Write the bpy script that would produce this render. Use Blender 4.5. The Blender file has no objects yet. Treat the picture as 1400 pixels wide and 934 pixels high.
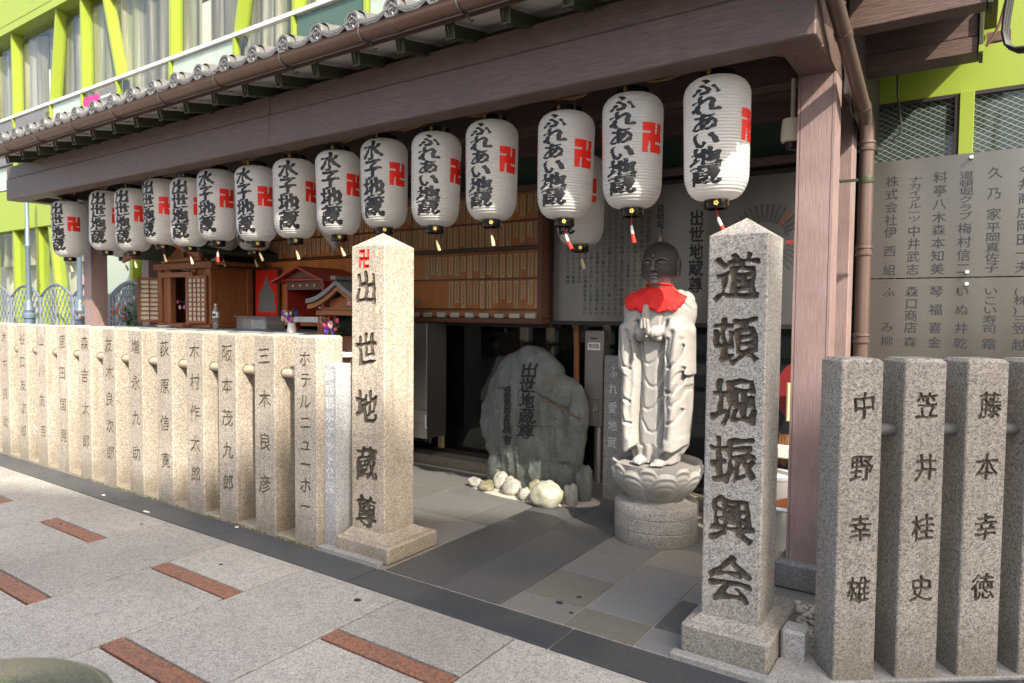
import bpy, bmesh, math, random
import numpy as np
from mathutils import Vector, Matrix
from mathutils.geometry import delaunay_2d_cdt
R = math.radians
random.seed(7)
sc = bpy.context.scene
COL = sc.collection

# ------------------------------------------------------------------ camera
cam_data = bpy.data.cameras.new('camera')
cam = bpy.data.objects.new('camera', cam_data); COL.objects.link(cam); sc.camera = cam
ya, pa, ra = R(34.23), R(2.51), R(0.524)
F = Vector((-math.sin(ya)*math.cos(pa), math.cos(ya)*math.cos(pa), -math.sin(pa)))
Rv = Vector((math.cos(ya), math.sin(ya), 0)); Uv = Rv.cross(F)
R2 = Rv*math.cos(ra) + Uv*math.sin(ra); U2 = Uv*math.cos(ra) - Rv*math.sin(ra)
cam.matrix_world = Matrix(((R2.x, U2.x, -F.x, 0), (R2.y, U2.y, -F.y, 0), (R2.z, U2.z, -F.z, 1.5), (0, 0, 0, 1)))
cam_data.sensor_width = 36; cam_data.lens = 36*930.5/1400
cam_data.clip_start = .05; cam_data.clip_end = 600
cam_data.dof.use_dof = True; cam_data.dof.focus_distance = 3.7; cam_data.dof.aperture_fstop = 4.0

# ------------------------------------------------------------------ world, sun, exposure
SUN = Vector((1.87, -1.12, 1.92)).normalized()          # direction towards the sun
w = bpy.data.worlds.new('World'); sc.world = w; w.use_nodes = True
nt = w.node_tree; bg = nt.nodes['Background']
sky = nt.nodes.new('ShaderNodeTexSky'); sky.sky_type = 'NISHITA'; sky.sun_disc = False
sky.sun_elevation = math.asin(SUN.z); sky.sun_rotation = math.atan2(SUN.x, SUN.y)
sky.air_density = 1.0; sky.dust_density = 4.0; sky.ozone_density = .3
nt.links.new(sky.outputs[0], bg.inputs[0]); bg.inputs[1].default_value = 0.15
sd = bpy.data.lights.new('sun', 'SUN'); sd.energy = 3.1; sd.angle = R(0.53); sd.color = (1, .94, .85)
so = bpy.data.objects.new('sun', sd); COL.objects.link(so)
so.rotation_euler = SUN.to_track_quat('Z', 'Y').to_euler(); so.location = (5, -3, 12)
sc.view_settings.view_transform = 'Standard'; sc.view_settings.look = 'None'
sc.view_settings.exposure = 1.42
sc.view_settings.use_white_balance = True; sc.view_settings.white_balance_temperature = 6800; sc.view_settings.white_balance_tint = 10; sc.view_settings.gamma = 1
sc.cycles.max_bounces = 8; sc.cycles.diffuse_bounces = 4; sc.cycles.glossy_bounces = 4
sc.cycles.transparent_max_bounces = 12; sc.cycles.caustics_reflective = False; sc.cycles.caustics_refractive = False
sc.cycles.sample_clamp_indirect = 6
sc.cycles.use_denoising = True

# ------------------------------------------------------------------ objects and custom properties
def tag(o, label=None, cat=None, group=None, kind=None):
    if label: o['label'] = label
    if cat: o['category'] = cat
    if group: o['group'] = group
    if kind: o['kind'] = kind
    return o
def thing(name, label, cat, loc=(0, 0, 0), group=None, rz=0):
    o = bpy.data.objects.new(name, None); COL.objects.link(o); o.location = loc; o.rotation_euler[2] = rz
    o.empty_display_size = .1
    return tag(o, label, cat, group)
def link(name, me, parent=None, loc=(0, 0, 0), rot=(0, 0, 0), scale=(1, 1, 1)):
    o = bpy.data.objects.new(name, me); COL.objects.link(o); o.parent = parent
    o.location = loc; o.rotation_euler = rot; o.scale = scale
    return o
def copy_tree(o, parent=None):
    c = o.copy(); COL.objects.link(c); c.parent = parent
    for ch in list(o.children): copy_tree(ch, c)
    return c

class MB:
    """collects polygons; build() links them as one mesh object"""
    def __init__(s): s.v = []; s.f = []; s.m = []; s.mi = 0
    def add(s, vs, fs, mi=None):
        b = len(s.v); s.v += [tuple(v) for v in vs]
        for f in fs: s.f.append(tuple(b+i for i in f)); s.m.append(s.mi if mi is None else mi)
        return s
    def box(s, x0, x1, y0, y1, z0, z1, mi=None, ch=0):
        if ch:
            c = min(ch, (x1-x0)/3, (y1-y0)/3, (z1-z0)/3)
            vs = []
            for sx, xa in ((1, x0), (-1, x1)):
                for sy, yb in ((1, y0), (-1, y1)):
                    for sz, zc in ((1, z0), (-1, z1)):
                        vs += [(xa, yb+sy*c, zc+sz*c), (xa+sx*c, yb, zc+sz*c), (xa+sx*c, yb+sy*c, zc)]
            bm = bmesh.new()
            for v in vs: bm.verts.new(v)
            r = bmesh.ops.convex_hull(bm, input=bm.verts[:])
            bmesh.ops.dissolve_limit(bm, angle_limit=.01, verts=bm.verts[:], edges=bm.edges[:])
            bm.verts.index_update()
            s.add([v.co for v in bm.verts], [[v.index for v in f.verts] for f in bm.faces], mi); bm.free()
            return s
        vs = [(x0,y0,z0),(x1,y0,z0),(x1,y1,z0),(x0,y1,z0),(x0,y0,z1),(x1,y0,z1),(x1,y1,z1),(x0,y1,z1)]
        return s.add(vs, [(0,3,2,1),(4,5,6,7),(0,1,5,4),(1,2,6,5),(2,3,7,6),(3,0,4,7)], mi)
    def hexa(s, P, mi=None):      # 8 corners, bottom ring then top ring
        return s.add(P, [(0,3,2,1),(4,5,6,7),(0,1,5,4),(1,2,6,5),(2,3,7,6),(3,0,4,7)], mi)
    def prism(s, poly, axis, a, b, mi=None):   # poly 2D extruded along axis x, y or z
        def P(p, t): return {'x': (t, p[0], p[1]), 'y': (p[0], t, p[1]), 'z': (p[0], p[1], t)}[axis]
        n = len(poly); vs = [P(p, a) for p in poly]+[P(p, b) for p in poly]
        fs = [tuple(range(n))[::-1], tuple(range(n, 2*n))]+[(i, (i+1) % n, n+(i+1) % n, n+i) for i in range(n)]
        return s.add(vs, fs, mi)
    def lathe(s, prof, n=32, c=(0, 0), mi=None, caps=True, sx=1, sy=1):
        vs = []; fs = []
        for r, z in prof:
            for k in range(n):
                a = 2*math.pi*k/n; vs.append((c[0]+r*sx*math.cos(a), c[1]+r*sy*math.sin(a), z))
        for j in range(len(prof)-1):
            for k in range(n):
                k2 = (k+1) % n; fs.append((j*n+k, j*n+k2, (j+1)*n+k2, (j+1)*n+k))
        if caps: fs.append(tuple(range(n))[::-1]); fs.append(tuple(range((len(prof)-1)*n, len(prof)*n)))
        return s.add(vs, fs, mi)
    def tube(s, pts, r, n=10, mi=None, closed=False, caps=True):
        pts = [Vector(p) for p in pts]; m = len(pts); rr = r if isinstance(r, (list, tuple)) else [r]*m
        vs = []; prev = None
        for i, p in enumerate(pts):
            if closed: t = pts[(i+1) % m]-pts[i-1]
            else: t = (pts[min(i+1, m-1)]-pts[max(i-1, 0)])
            t = t.normalized() if t.length > 0 else Vector((0, 0, 1))
            up = prev if prev is not None else (Vector((0, 0, 1)) if abs(t.z) < .9 else Vector((1, 0, 0)))
            a = (up - t*up.dot(t)); a = a.normalized() if a.length > 1e-6 else t.orthogonal().normalized()
            b = t.cross(a); prev = a
            for k in range(n):
                q = 2*math.pi*k/n; vs.append(p+(a*math.cos(q)+b*math.sin(q))*rr[i])
        fs = []
        for j in range(m if closed else m-1):
            for k in range(n):
                k2 = (k+1) % n; j2 = (j+1) % m; fs.append((j*n+k, j*n+k2, j2*n+k2, j2*n+k))
        if not closed and caps: fs.append(tuple(range(n))[::-1]); fs.append(tuple(range((m-1)*n, m*n)))
        return s.add(vs, fs, mi)
    def grid(s, fn, nu, nv, mi=None, wrap=False):
        vs = [fn(i/nu, j/nv) for j in range(nv+1) for i in range(nu+(0 if wrap else 1))]
        W = nu if wrap else nu+1
        fs = [(j*W+i, j*W+(i+1) % W, (j+1)*W+(i+1) % W, (j+1)*W+i) for j in range(nv) for i in range(nu)]
        return s.add(vs, fs, mi)
    def mesh(s, name, mats, smooth=False, off=(0, 0, 0)):
        me = bpy.data.meshes.new(name)
        me.from_pydata([(v[0]-off[0], v[1]-off[1], v[2]-off[2]) for v in s.v], [], s.f)
        for m in (mats if isinstance(mats, (list, tuple)) else [mats]): me.materials.append(m)
        me.polygons.foreach_set('material_index', s.m)
        if smooth:
            me.polygons.foreach_set('use_smooth', [True]*len(me.polygons))
            if smooth is not True: me.set_sharp_from_angle(angle=R(smooth))
        me.update(); return me
    def build(s, name, mats, parent=None, smooth=False, world=True, recalc=False):
        off = tuple(parent.location) if (parent is not None and world) else (0, 0, 0)
        if parent is not None and world and parent.parent is not None:
            q = parent.parent; off = tuple(Vector(off)+q.location)
        me = s.mesh(name, mats, smooth, off)
        if recalc:
            bm = bmesh.new(); bm.from_mesh(me); bmesh.ops.recalc_face_normals(bm, faces=bm.faces[:]); bm.to_mesh(me); bm.free()
        return link(name, me, parent)

# ------------------------------------------------------------------ materials
def nodes(name):
    m = bpy.data.materials.new(name); m.use_nodes = True; t = m.node_tree
    return m, t, t.nodes['Principled BSDF']
def N(t, typ, **kw):
    n = t.nodes.new(typ)
    for k, v in kw.items():
        if k.startswith('i_'): n.inputs[k[2:].replace('_', ' ')].default_value = v
        else: setattr(n, k, v)
    return n
def pos(t, sx=1, sy=1, sz=1, obj=False):
    if obj: g = N(t, 'ShaderNodeTexCoord'); o = g.outputs['Object']
    else: g = N(t, 'ShaderNodeNewGeometry'); o = g.outputs['Position']
    m = N(t, 'ShaderNodeMapping'); m.inputs['Scale'].default_value = (sx, sy, sz); t.links.new(o, m.inputs[0])
    return m.outputs[0]
def noise(t, vec, scale, detail=4, rough=.6):
    n = N(t, 'ShaderNodeTexNoise', i_Scale=scale, i_Detail=detail, i_Roughness=rough); t.links.new(vec, n.inputs['Vector'])
    return n.outputs['Fac']
def ramp(t, fac, stops, interp='LINEAR'):
    r = N(t, 'ShaderNodeValToRGB'); e = r.color_ramp.elements; r.color_ramp.interpolation = interp
    while len(e) < len(stops): e.new(.5)
    for k, (p, c) in enumerate(stops):
        e[k].position = p; e[k].color = (*(c if isinstance(c, tuple) else (c, c, c)), 1)
    t.links.new(fac, r.inputs[0]); return r.outputs[0]
def mix(t, a, b, fac, mode='MIX'):
    m = N(t, 'ShaderNodeMix', data_type='RGBA', blend_type=mode)
    for sock, v in ((m.inputs[0], fac), (m.inputs[6], a), (m.inputs[7], b)):
        if isinstance(v, bpy.types.NodeSocket): t.links.new(v, sock)
        elif isinstance(v, (int, float)): sock.default_value = v
        else: sock.default_value = (*v, 1)
    return m.outputs[2]
def bump(t, b, h, strength=.3, dist=.005):
    n = N(t, 'ShaderNodeBump', i_Strength=strength, i_Distance=dist); t.links.new(h, n.inputs['Height']); t.links.new(n.outputs[0], b.inputs['Normal'])
def vary(t, col, amount=.15, seed_obj=True):
    oi = N(t, 'ShaderNodeObjectInfo')
    v = ramp(t, oi.outputs['Random'], [(0, 1-amount), (1, 1+amount*.6)])
    return mix(t, col, v, 1.0, 'MULTIPLY')

def ramp_range(t, v, a, b_):
    n = N(t, 'ShaderNodeMapRange'); n.inputs[1].default_value = a; n.inputs[2].default_value = b_; t.links.new(v, n.inputs[0]); return n.outputs[0]
def granite(name, lo, mid, hi, scale=110, rough=.75, bmp=.35, stain=.25, per=0.0, stain_col=(.2, .17, .12)):
    m, t, b = nodes(name); p = pos(t)
    w_ = noise(t, p, scale*.9, 2, .5)
    vo = N(t, 'ShaderNodeTexVoronoi', feature='F1'); vo.inputs['Scale'].default_value = scale*1.7
    mv = N(t, 'ShaderNodeVectorMath', operation='MULTIPLY_ADD'); t.links.new(w_, mv.inputs[0]); mv.inputs[1].default_value = (.012, .012, .012); t.links.new(p, mv.inputs[2])
    t.links.new(mv.outputs[0], vo.inputs['Vector'])
    sp = N(t, 'ShaderNodeSeparateColor'); t.links.new(vo.outputs['Color'], sp.inputs[0])
    dk = tuple(x*.6 for x in lo)
    c = ramp(t, sp.outputs[0], [(.0, dk), (.10, dk), (.13, lo), (.30, lo), (.40, mid), (.68, mid), (.80, hi), (1., hi)])
    c = mix(t, c, tuple(min(1, x*y) for x, y in zip(mid, (1.14, 1.0, .84))), ramp(t, sp.outputs[1], [(.6, 0.), (.85, .5)]))
    f = noise(t, p, scale*2, 3, .7)
    c = mix(t, c, mid, .28)
    c = mix(t, c, ramp(t, f, [(.3, .86), (.7, 1.12)]), 1.0, 'MULTIPLY')
    f2 = noise(t, p, 2.3, 6, .68)
    c = mix(t, c, stain_col, ramp(t, f2, [(.45, 0.), (.8, stain)]))
    f4 = noise(t, p, .9, 2, .5)
    c = mix(t, c, ramp(t, f4, [(.3, .86), (.7, 1.1)]), 1.0, 'MULTIPLY')
    sv = pos(t, 1, 1, .07); f6 = noise(t, sv, 16, 4, .6); c = mix(t, c, tuple(x*.9 for x in stain_col), ramp(t, f6, [(.52, 0.), (.72, min(.5, stain*1.3))]))   # rain streaks
    gz_ = N(t, 'ShaderNodeNewGeometry'); sz_ = N(t, 'ShaderNodeSeparateXYZ'); t.links.new(gz_.outputs['Position'], sz_.inputs[0])
    mz = N(t, 'ShaderNodeMath', operation='MULTIPLY_ADD'); t.links.new(noise(t, p, 7, 4, .65), mz.inputs[0]); mz.inputs[1].default_value = -.36; t.links.new(sz_.outputs[2], mz.inputs[2])
    if name != 'street_granite': c = mix(t, c, (.12, .105, .075), mix(t, (.5, .5, .5), (0, 0, 0), ramp_range(t, mz.outputs[0], -.16, .10)))   # splash dirt near the ground
    if per: c = vary(t, c, per)
    t.links.new(c, b.inputs['Base Color']); b.inputs['Roughness'].default_value = rough
    bump(t, b, f, bmp, .003)
    return m
def plain(name, col, rough=.5, metal=0, var=.1, vscale=8, bmp=0, bscale=60, per=0, spec=.5):
    m, t, b = nodes(name); p = pos(t)
    f = noise(t, p, vscale, 5, .6)
    c = mix(t, tuple(x*(1-var) for x in col), tuple(min(1, x*(1+var)) for x in col), f)
    if per: c = vary(t, c, per)
    t.links.new(c, b.inputs['Base Color']); b.inputs['Roughness'].default_value = rough; b.inputs['Metallic'].default_value = metal
    b.inputs['Specular IOR Level'].default_value = spec
    if bmp: bump(t, b, noise(t, p, bscale, 4, .6), bmp, .004)
    return m
def wood(name, a, b_, axis='x', scale=22, rough=.6, bmp=.3, stretch=14, per=0):
    m, t, b = nodes(name)
    s = {'x': (1/stretch, 1, 1), 'y': (1, 1/stretch, 1), 'z': (1, 1, 1/stretch)}[axis]
    p = pos(t, *s); f = noise(t, p, scale*4, 5, .65); g = noise(t, p, scale*.7, 3, .6)
    c = mix(t, a, b_, ramp(t, f, [(.3, 0.), (.7, 1.)]))
    c = mix(t, c, tuple(x*.55 for x in a), ramp(t, g, [(.5, 0.), (.75, .7)]))
    if per: c = vary(t, c, per)
    t.links.new(c, b.inputs['Base Color']); b.inputs['Roughness'].default_value = rough
    bump(t, b, f, bmp, .004); return m

M = {}
M['gr_left'] = granite('granite_cream', (.24, .21, .17), (.47, .42, .34), (.66, .6, .5), 95, .8, .35, .3)  # left stones yellower than right ones, the sun's warmth put into the colour
M['gr_post'] = granite('granite_tan', (.20, .18, .155), (.42, .38, .32), (.60, .56, .48), 100, .8, .35, .45, .10, (.25, .2, .13))
M['gr_right'] = granite('granite_grey', (.15, .15, .15), (.36, .345, .32), (.54, .52, .485), 100, .75, .35, .2)
M['gr_rpost'] = granite('granite_grey_brown', (.12, .12, .125), (.335, .315, .28), (.50, .47, .425), 105, .75, .35, .3)
M['gr_blue'] = granite('granite_pale_blue', (.25, .26, .28), (.44, .46, .48), (.64, .66, .68), 120, .75, .3, .15)
M['gr_small'] = granite('granite_dark_grey', (.1, .1, .1), (.24, .235, .22), (.42, .42, .4), 120, .7, .3, .1)
M['gr_plinth'] = granite('granite_plinth', (.09, .1, .11), (.2, .215, .23), (.33, .35, .37), 110, .7, .3, .1)
M['grime'] = granite('engraved_grime', (.035, .03, .025), (.085, .072, .058), (.14, .12, .095), 90, .95, .5, .2)  # dark letter cuts: shade and grime together put into the colour
M['grime_tan'] = granite('engraved_stone_tan', (.07, .06, .045), (.13, .115, .085), (.2, .175, .135), 90, .95, .5, .2)  # post letters darkened in colour for groove shade as well as grime
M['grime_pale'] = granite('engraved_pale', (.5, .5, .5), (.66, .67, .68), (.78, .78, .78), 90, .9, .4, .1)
M['red_paint'] = plain('red_engraving_paint', (.62, .03, .025), .6, var=.25, vscale=40)
M['slab'] = granite('street_granite', (.20, .198, .185), (.40, .387, .352), (.53, .51, .47), 112, .7, .3, .42, .13, (.23, .21, .185))
M['redslab'] = granite('red_granite', (.04, .035, .035), (.42, .135, .07), (.58, .23, .14), 70, .65, .25, .1, .05)
M['mortar'] = plain('dark_joint', (.022, .02, .018), .95)
M['mortar_pale'] = plain('pale_joint_mortar', (.40, .37, .31), .95, var=.2, vscale=30)
def dark_granite(name, a, b_, rough=.45, per=.12, stain=(.16, .145, .11), sa=.35):
    m, t, b = nodes(name); p = pos(t); f = noise(t, p, 170, 3, .8)
    c = mix(t, tuple(x*.75 for x in a), tuple(x*1.2 for x in b_), ramp(t, f, [(.38, 0.), (.62, 1.)]))
    f2 = noise(t, p, 1.7, 6, .65); c = mix(t, c, stain, ramp(t, f2, [(.42, 0.), (.75, sa)]))
    f5 = noise(t, p, 160, 1, .5); c = mix(t, c, (.4, .4, .38), ramp(t, f5, [(.76, 0.), (.80, .6)]))
    c = vary(t, c, per)
    t.links.new(c, b.inputs['Base Color'])
    t.links.new(ramp(t, f2, [(.3, rough-.1), (.7, rough+.2)]), b.inputs['Roughness'])
    bump(t, b, f, .15, .002); return m
M['border'] = dark_granite('border_granite', (.030, .034, .040), (.070, .078, .088), .42)
M['path'] = dark_granite('path_granite', (.045, .047, .05), (.105, .108, .11), .48)
M['tile_left'] = dark_granite('grey_tile', (.085, .086, .084), (.155, .155, .148), .6, .1, (.13, .115, .08), .5)
M['tile_slate'] = dark_granite('slate_tile', (.13, .13, .13), (.21, .21, .205), .6, .15, (.2, .17, .11), .5)
M['tile_beige'] = dark_granite('beige_tile', (.17, .158, .138), (.25, .232, .20), .65, .12, (.18, .15, .1), .5)
M['tile_moss'] = dark_granite('mossy_tile', (.115, .114, .10), (.18, .177, .155), .7, .1, (.14, .135, .075), .6)
M['tile_blue'] = dark_granite('blue_grey_tile', (.13, .138, .142), (.21, .218, .22), .55, .12, (.16, .145, .11), .3)
M['moss'] = plain('moss', (.10, .13, .02), .95, var=.5, vscale=60, bmp=.8, bscale=180)
def painted(name, axis):
    m, t, b = nodes(name)
    s = {'x': (.07, 1, 1), 'z': (1, 1, .07), 'y': (1, .07, 1)}[axis]
    p = pos(t, *s); f = noise(t, p, 130, 4, .6); q = pos(t); g = noise(t, q, 3.2, 5, .6); h = noise(t, q, 90, 3, .6)
    c = mix(t, (.27, .185, .175) if axis == 'z' else (.080, .052, .043), (.345, .25, .24) if axis == 'z' else (.165, .108, .092), ramp(t, f, [(.3, 0.), (.7, 1.)]))  # beams darker than posts: their dimmer light is put into the paint colour
    cr = noise(t, p, 30, 6, .75); c = mix(t, c, (.05, .035, .03), ramp(t, cr, [(.66, 0.), (.70, .7)]))
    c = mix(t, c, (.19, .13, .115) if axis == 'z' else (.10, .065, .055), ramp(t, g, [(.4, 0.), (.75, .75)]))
    c = mix(t, c, (.46, .40, .38), ramp(t, h, [(.70, 0.), (.76, .55)]))
    t.links.new(c, b.inputs['Base Color']); b.inputs['Roughness'].default_value = .48
    bump(t, b, f, .4 if axis == 'z' else .6, .006); return m
M['paint_x'] = painted('mauve_painted_wood_x', 'x'); M['paint_z'] = painted('mauve_painted_wood_z', 'z'); M['paint_y'] = painted('mauve_painted_wood_y', 'y')
M['soffit'] = plain('soffit_plaster', (.62, .60, .56), .8)
M['ceiling'] = wood('ceiling_board', (.07, .045, .04), (.10, .065, .055), 'y', 14)
M['bronze'] = plain('bronze_rafter_cap', (.07, .075, .045), .5, .5, .35, 30)
M['copper'] = plain('brown_gutter_metal', (.155, .095, .07), .38, .35, .3, 5, .05)
M['pipe'] = plain('brown_copper_pipe', (.145, .10, .082), .33, .35, .3, 4, .04)
M['hook'] = plain('gutter_hook_steel', (.2, .19, .18), .4, .8)
M['rooftile'] = plain('smoked_roof_tile', (.19, .187, .18), .42, .3, .35, 14, .15, 90, per=.12)
M['rooftile_d'] = plain('smoked_tile_relief', (.20, .195, .19), .5, .3, .3, 20)
def paper():
    m, t, b = nodes('lantern_paper'); b.inputs['Base Color'].default_value = (.83, .815, .79, 1); b.inputs['Roughness'].default_value = .55
    p = pos(t); f = noise(t, p, 9, 4, .6)
    c = mix(t, (.93, .93, .92), (.80, .77, .71), ramp(t, f, [(.45, 0.), (.85, .7)]))
    oi = N(t, 'ShaderNodeObjectInfo'); c = mix(t, c, ramp(t, oi.outputs['Random'], [(0, (.95, .93, .88)), (.5, (1., .99, .98)), (1, (1., 1., 1.))]), 1.0, 'MULTIPLY')
    t.links.new(c, b.inputs['Base Color'])
    tr = N(t, 'ShaderNodeBsdfTranslucent'); tr.inputs[0].default_value = (.95, .93, .9, 1)
    ms = N(t, 'ShaderNodeMixShader', i_Fac=.5); out = t.nodes['Material Output']
    t.links.new(b.outputs[0], ms.inputs[1]); t.links.new(tr.outputs[0], ms.inputs[2]); t.links.new(ms.outputs[0], out.inputs[0])
    return m
M['paper'] = paper()
M['ink'] = plain('black_lacquer_ink', (.012, .012, .013), .45)
M['ink_red'] = plain('red_lantern_ink', (.86, .03, .015), .5)
M['black'] = plain('black_lacquer', (.012, .012, .012), .18)
M['gold'] = plain('gold_leaf', (.85, .6, .15), .3, .8)
M['tagwood'] = plain('pale_wood_tag', (.72, .55, .33), .6)
M['redcord'] = plain('red_cord', (.7, .04, .03), .7)
M['whitecord'] = plain('white_thread', (.8, .8, .78), .8)
M['rail'] = plain('smooth_tan_stone', (.42, .35, .26), .7, 0, .1, 60)
M['rail_grey'] = plain('grey_stone_rail', (.10, .10, .102), .6, 0, .15, 40)
M['rope'] = plain('brown_twisted_cord', (.25, .14, .06), .9)
M['lime'] = plain('lime_green_panel', (.275, .36, .04), .45, 0, .04, 1.2)
M['lime_dk'] = plain('lime_green_frame', (.265, .35, .04), .45, 0, .05, 2)
M['concrete'] = plain('grey_soffit_panel', (.25, .25, .24), .7)
M['alu'] = plain('pale_aluminium', (.72, .73, .74), .35, .3)
M['curtain'] = None
def curtain():
    m, t, b = nodes('sheer_curtain'); p = pos(t, 1, 1, .03); f = noise(t, p, 9, 4, .6); g = noise(t, p, 2.3, 2, .5)
    c = ramp(t, f, [(.3, (.08, .075, .065)), (.5, (.20, .185, .155)), (.68, (.46, .43, .37))])
    c = mix(t, c, (.30, .33, .13), ramp(t, g, [(.5, 0.), (.65, .5)]))
    t.links.new(c, b.inputs['Base Color']); b.inputs['Roughness'].default_value = .8; return m
M['curtain'] = curtain()
M['cream'] = plain('cream_blind', (.74, .70, .58), .8, var=.08)
def glass(name, tint, fac_diff=.0, dcol=(.3, .4, .33), rough=.02, wire=None, refl=1.0):
    m, t, b = nodes(name); out = t.nodes['Material Output']
    g = N(t, 'ShaderNodeBsdfGlossy'); g.inputs['Roughness'].default_value = rough; g.inputs[0].default_value = (refl, refl, refl, 1)
    tr = N(t, 'ShaderNodeBsdfTransparent'); tr.inputs[0].default_value = (*tint, 1)
    d = N(t, 'ShaderNodeBsdfDiffuse'); d.inputs[0].default_value = (*dcol, 1)
    body = tr.outputs[0]
    a = N(t, 'ShaderNodeMixShader', i_Fac=fac_diff); t.links.new(body, a.inputs[1]); t.links.new(d.outputs[0], a.inputs[2]); body = a.outputs[0]
    if wire:
        sp, wd, wc = wire
        geo = N(t, 'ShaderNodeNewGeometry'); sx = N(t, 'ShaderNodeSeparateXYZ'); t.links.new(geo.outputs['Position'], sx.inputs[0])
        facs = []
        for sgn in (1, -1):
            mm = N(t, 'ShaderNodeMath', operation='MULTIPLY_ADD'); t.links.new(sx.outputs[0], mm.inputs[0]); mm.inputs[1].default_value = .62*sgn; t.links.new(sx.outputs[2], mm.inputs[2])
            dv = N(t, 'ShaderNodeMath', operation='DIVIDE'); t.links.new(mm.outputs[0], dv.inputs[0]); dv.inputs[1].default_value = sp
            fr = N(t, 'ShaderNodeMath', operation='FRACT'); t.links.new(dv.outputs[0], fr.inputs[0])
            lt = N(t, 'ShaderNodeMath', operation='LESS_THAN'); t.links.new(fr.outputs[0], lt.inputs[0]); lt.inputs[1].default_value = wd
            facs.append(lt); lt.inputs[1].default_value = wd if sgn > 0 else wd*.45  # sunlight put into the pattern: second wire direction drawn thinner
        mx = N(t, 'ShaderNodeMath', operation='MAXIMUM'); t.links.new(facs[0].outputs[0], mx.inputs[0]); t.links.new(facs[1].outputs[0], mx.inputs[1])
        wdn = N(t, 'ShaderNodeBsdfDiffuse'); wdn.inputs[0].default_value = (*wc, 1)
        a2 = N(t, 'ShaderNodeMixShader'); t.links.new(mx.outputs[0], a2.inputs[0]); t.links.new(body, a2.inputs[1]); t.links.new(wdn.outputs[0], a2.inputs[2]); body = a2.outputs[0]
    fr = N(t, 'ShaderNodeFresnel', i_IOR=1.5); gb_ = N(t, 'ShaderNodeNewGeometry')
    inv = N(t, 'ShaderNodeMath', operation='SUBTRACT'); inv.inputs[0].default_value = 1; t.links.new(gb_.outputs['Backfacing'], inv.inputs[1])
    mu = N(t, 'ShaderNodeMath', operation='MULTIPLY'); t.links.new(fr.outputs[0], mu.inputs[0]); t.links.new(inv.outputs[0], mu.inputs[1])
    ms = N(t, 'ShaderNodeMixShader'); t.links.new(mu.outputs[0], ms.inputs[0]); t.links.new(body, ms.inputs[1]); t.links.new(g.outputs[0], ms.inputs[2])
    t.links.new(ms.outputs[0], out.inputs[0]); return m
M['glass'] = glass('clear_glass', (.94, .96, .95), refl=.75)
M['glass_case'] = glass('old_case_glass', (.93, .93, .9), .03, (.5, .5, .48), .03, refl=.22)
M['glass_dark'] = glass('dark_shop_glass', (.30, .34, .32), .10, (.03, .04, .035), .03)
M['glass_wire'] = glass('wired_glass', (.4, .46, .43), .35, (.10, .14, .125), .05, (.034, .10, (.34, .37, .33)))
M['glass_green'] = glass('green_ribbed_glass', (.3, .42, .36), .65, (.10, .17, .13), .15)
M['glass_frost'] = glass('pale_green_frosted_glass', (.8, .86, .82), .6, (.55, .64, .56), .12)
def steel(name, col=(.35, .325, .29), rough=.24, scale=70, axis='x', blur=.12):
    m, t, b = nodes(name); s = {'x': (.015, 1, 1), 'z': (1, 1, .015)}[axis]
    p = pos(t, *s); f = noise(t, p, scale*9, 3, .6); q = pos(t, 1, 1, .12); g = noise(t, q, 2.2, 2, .5)
    c = mix(t, tuple(x*.86 for x in col), col, f); c = mix(t, c, tuple(x*.55 for x in col), ramp(t, g, [(.38, 0.), (.62, .8)]))
    t.links.new(c, b.inputs['Base Color']); b.inputs['Metallic'].default_value = .85
    t.links.new(ramp(t, f, [(.2, rough), (.8, rough+blur)]), b.inputs['Roughness'])
    bump(t, b, g, .25, .02); return m
M['steel'] = steel('brushed_steel_panel'); M['steel_box'] = steel('brushed_steel_box', (.40, .36, .32), .34)
M['steel_dark'] = plain('dark_metal_frame', (.035, .028, .026), .5, .2)
M['etch'] = plain('etched_black_lettering', (.025, .027, .035), .6)
M['cypress'] = wood('red_brown_shrine_wood', (.27, .095, .035), (.36, .14, .055), 'z', 14, .5)
M['cypress_x'] = wood('red_brown_shrine_wood_x', (.25, .085, .032), (.34, .13, .05), 'x', 14, .5)
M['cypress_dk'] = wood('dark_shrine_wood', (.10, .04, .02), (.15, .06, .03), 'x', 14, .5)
M['shingle'] = plain('dark_green_shingle', (.055, .07, .04), .6, 0, .3, 6, .2, per=.15)
M['votive_back'] = wood('votive_backboard', (.66, .21, .05), (.78, .28, .075), 'z', 10, .6)
M['votive'] = wood('votive_tablet_wood', (.80, .50, .26), (.88, .62, .36), 'z', 16, .55, .15, per=.14)
M['frame_wood'] = wood('dark_red_frame_wood', (.10, .04, .022), (.15, .06, .03), 'x', 12, .45)
M['redlac'] = plain('red_lacquer', (.36, .035, .025), .4, 0, .12)
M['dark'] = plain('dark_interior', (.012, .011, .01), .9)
M['white'] = plain('white_painted', (.74, .73, .69), .6)
M['paperlabel'] = plain('white_label', (.78, .78, .76), .7)
M['rock'] = None
def rockmat():
    m, t, b = nodes('green_schist'); p = pos(t, 1, 1, .35); f = noise(t, p, 9, 7, .7); q = pos(t); g = noise(t, q, 40, 5, .7); h = noise(t, q, 3, 4, .6)
    c = mix(t, (.06, .07, .063), (.14, .158, .142), ramp(t, f, [(.3, 0.), (.7, 1.)]))
    c = mix(t, c, (.25, .27, .24), ramp(t, g, [(.55, 0.), (.75, .6)]))
    c = mix(t, c, (.13, .085, .05), ramp(t, h, [(.58, 0.), (.72, .5)]))
    t.links.new(c, b.inputs['Base Color']); b.inputs['Roughness'].default_value = .7
    bump(t, b, g, .5, .01); return m
M['rock'] = rockmat()
M['rust'] = plain('rusty_crack', (.13, .085, .055), .9, 0, .4, 30, .5)
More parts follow.
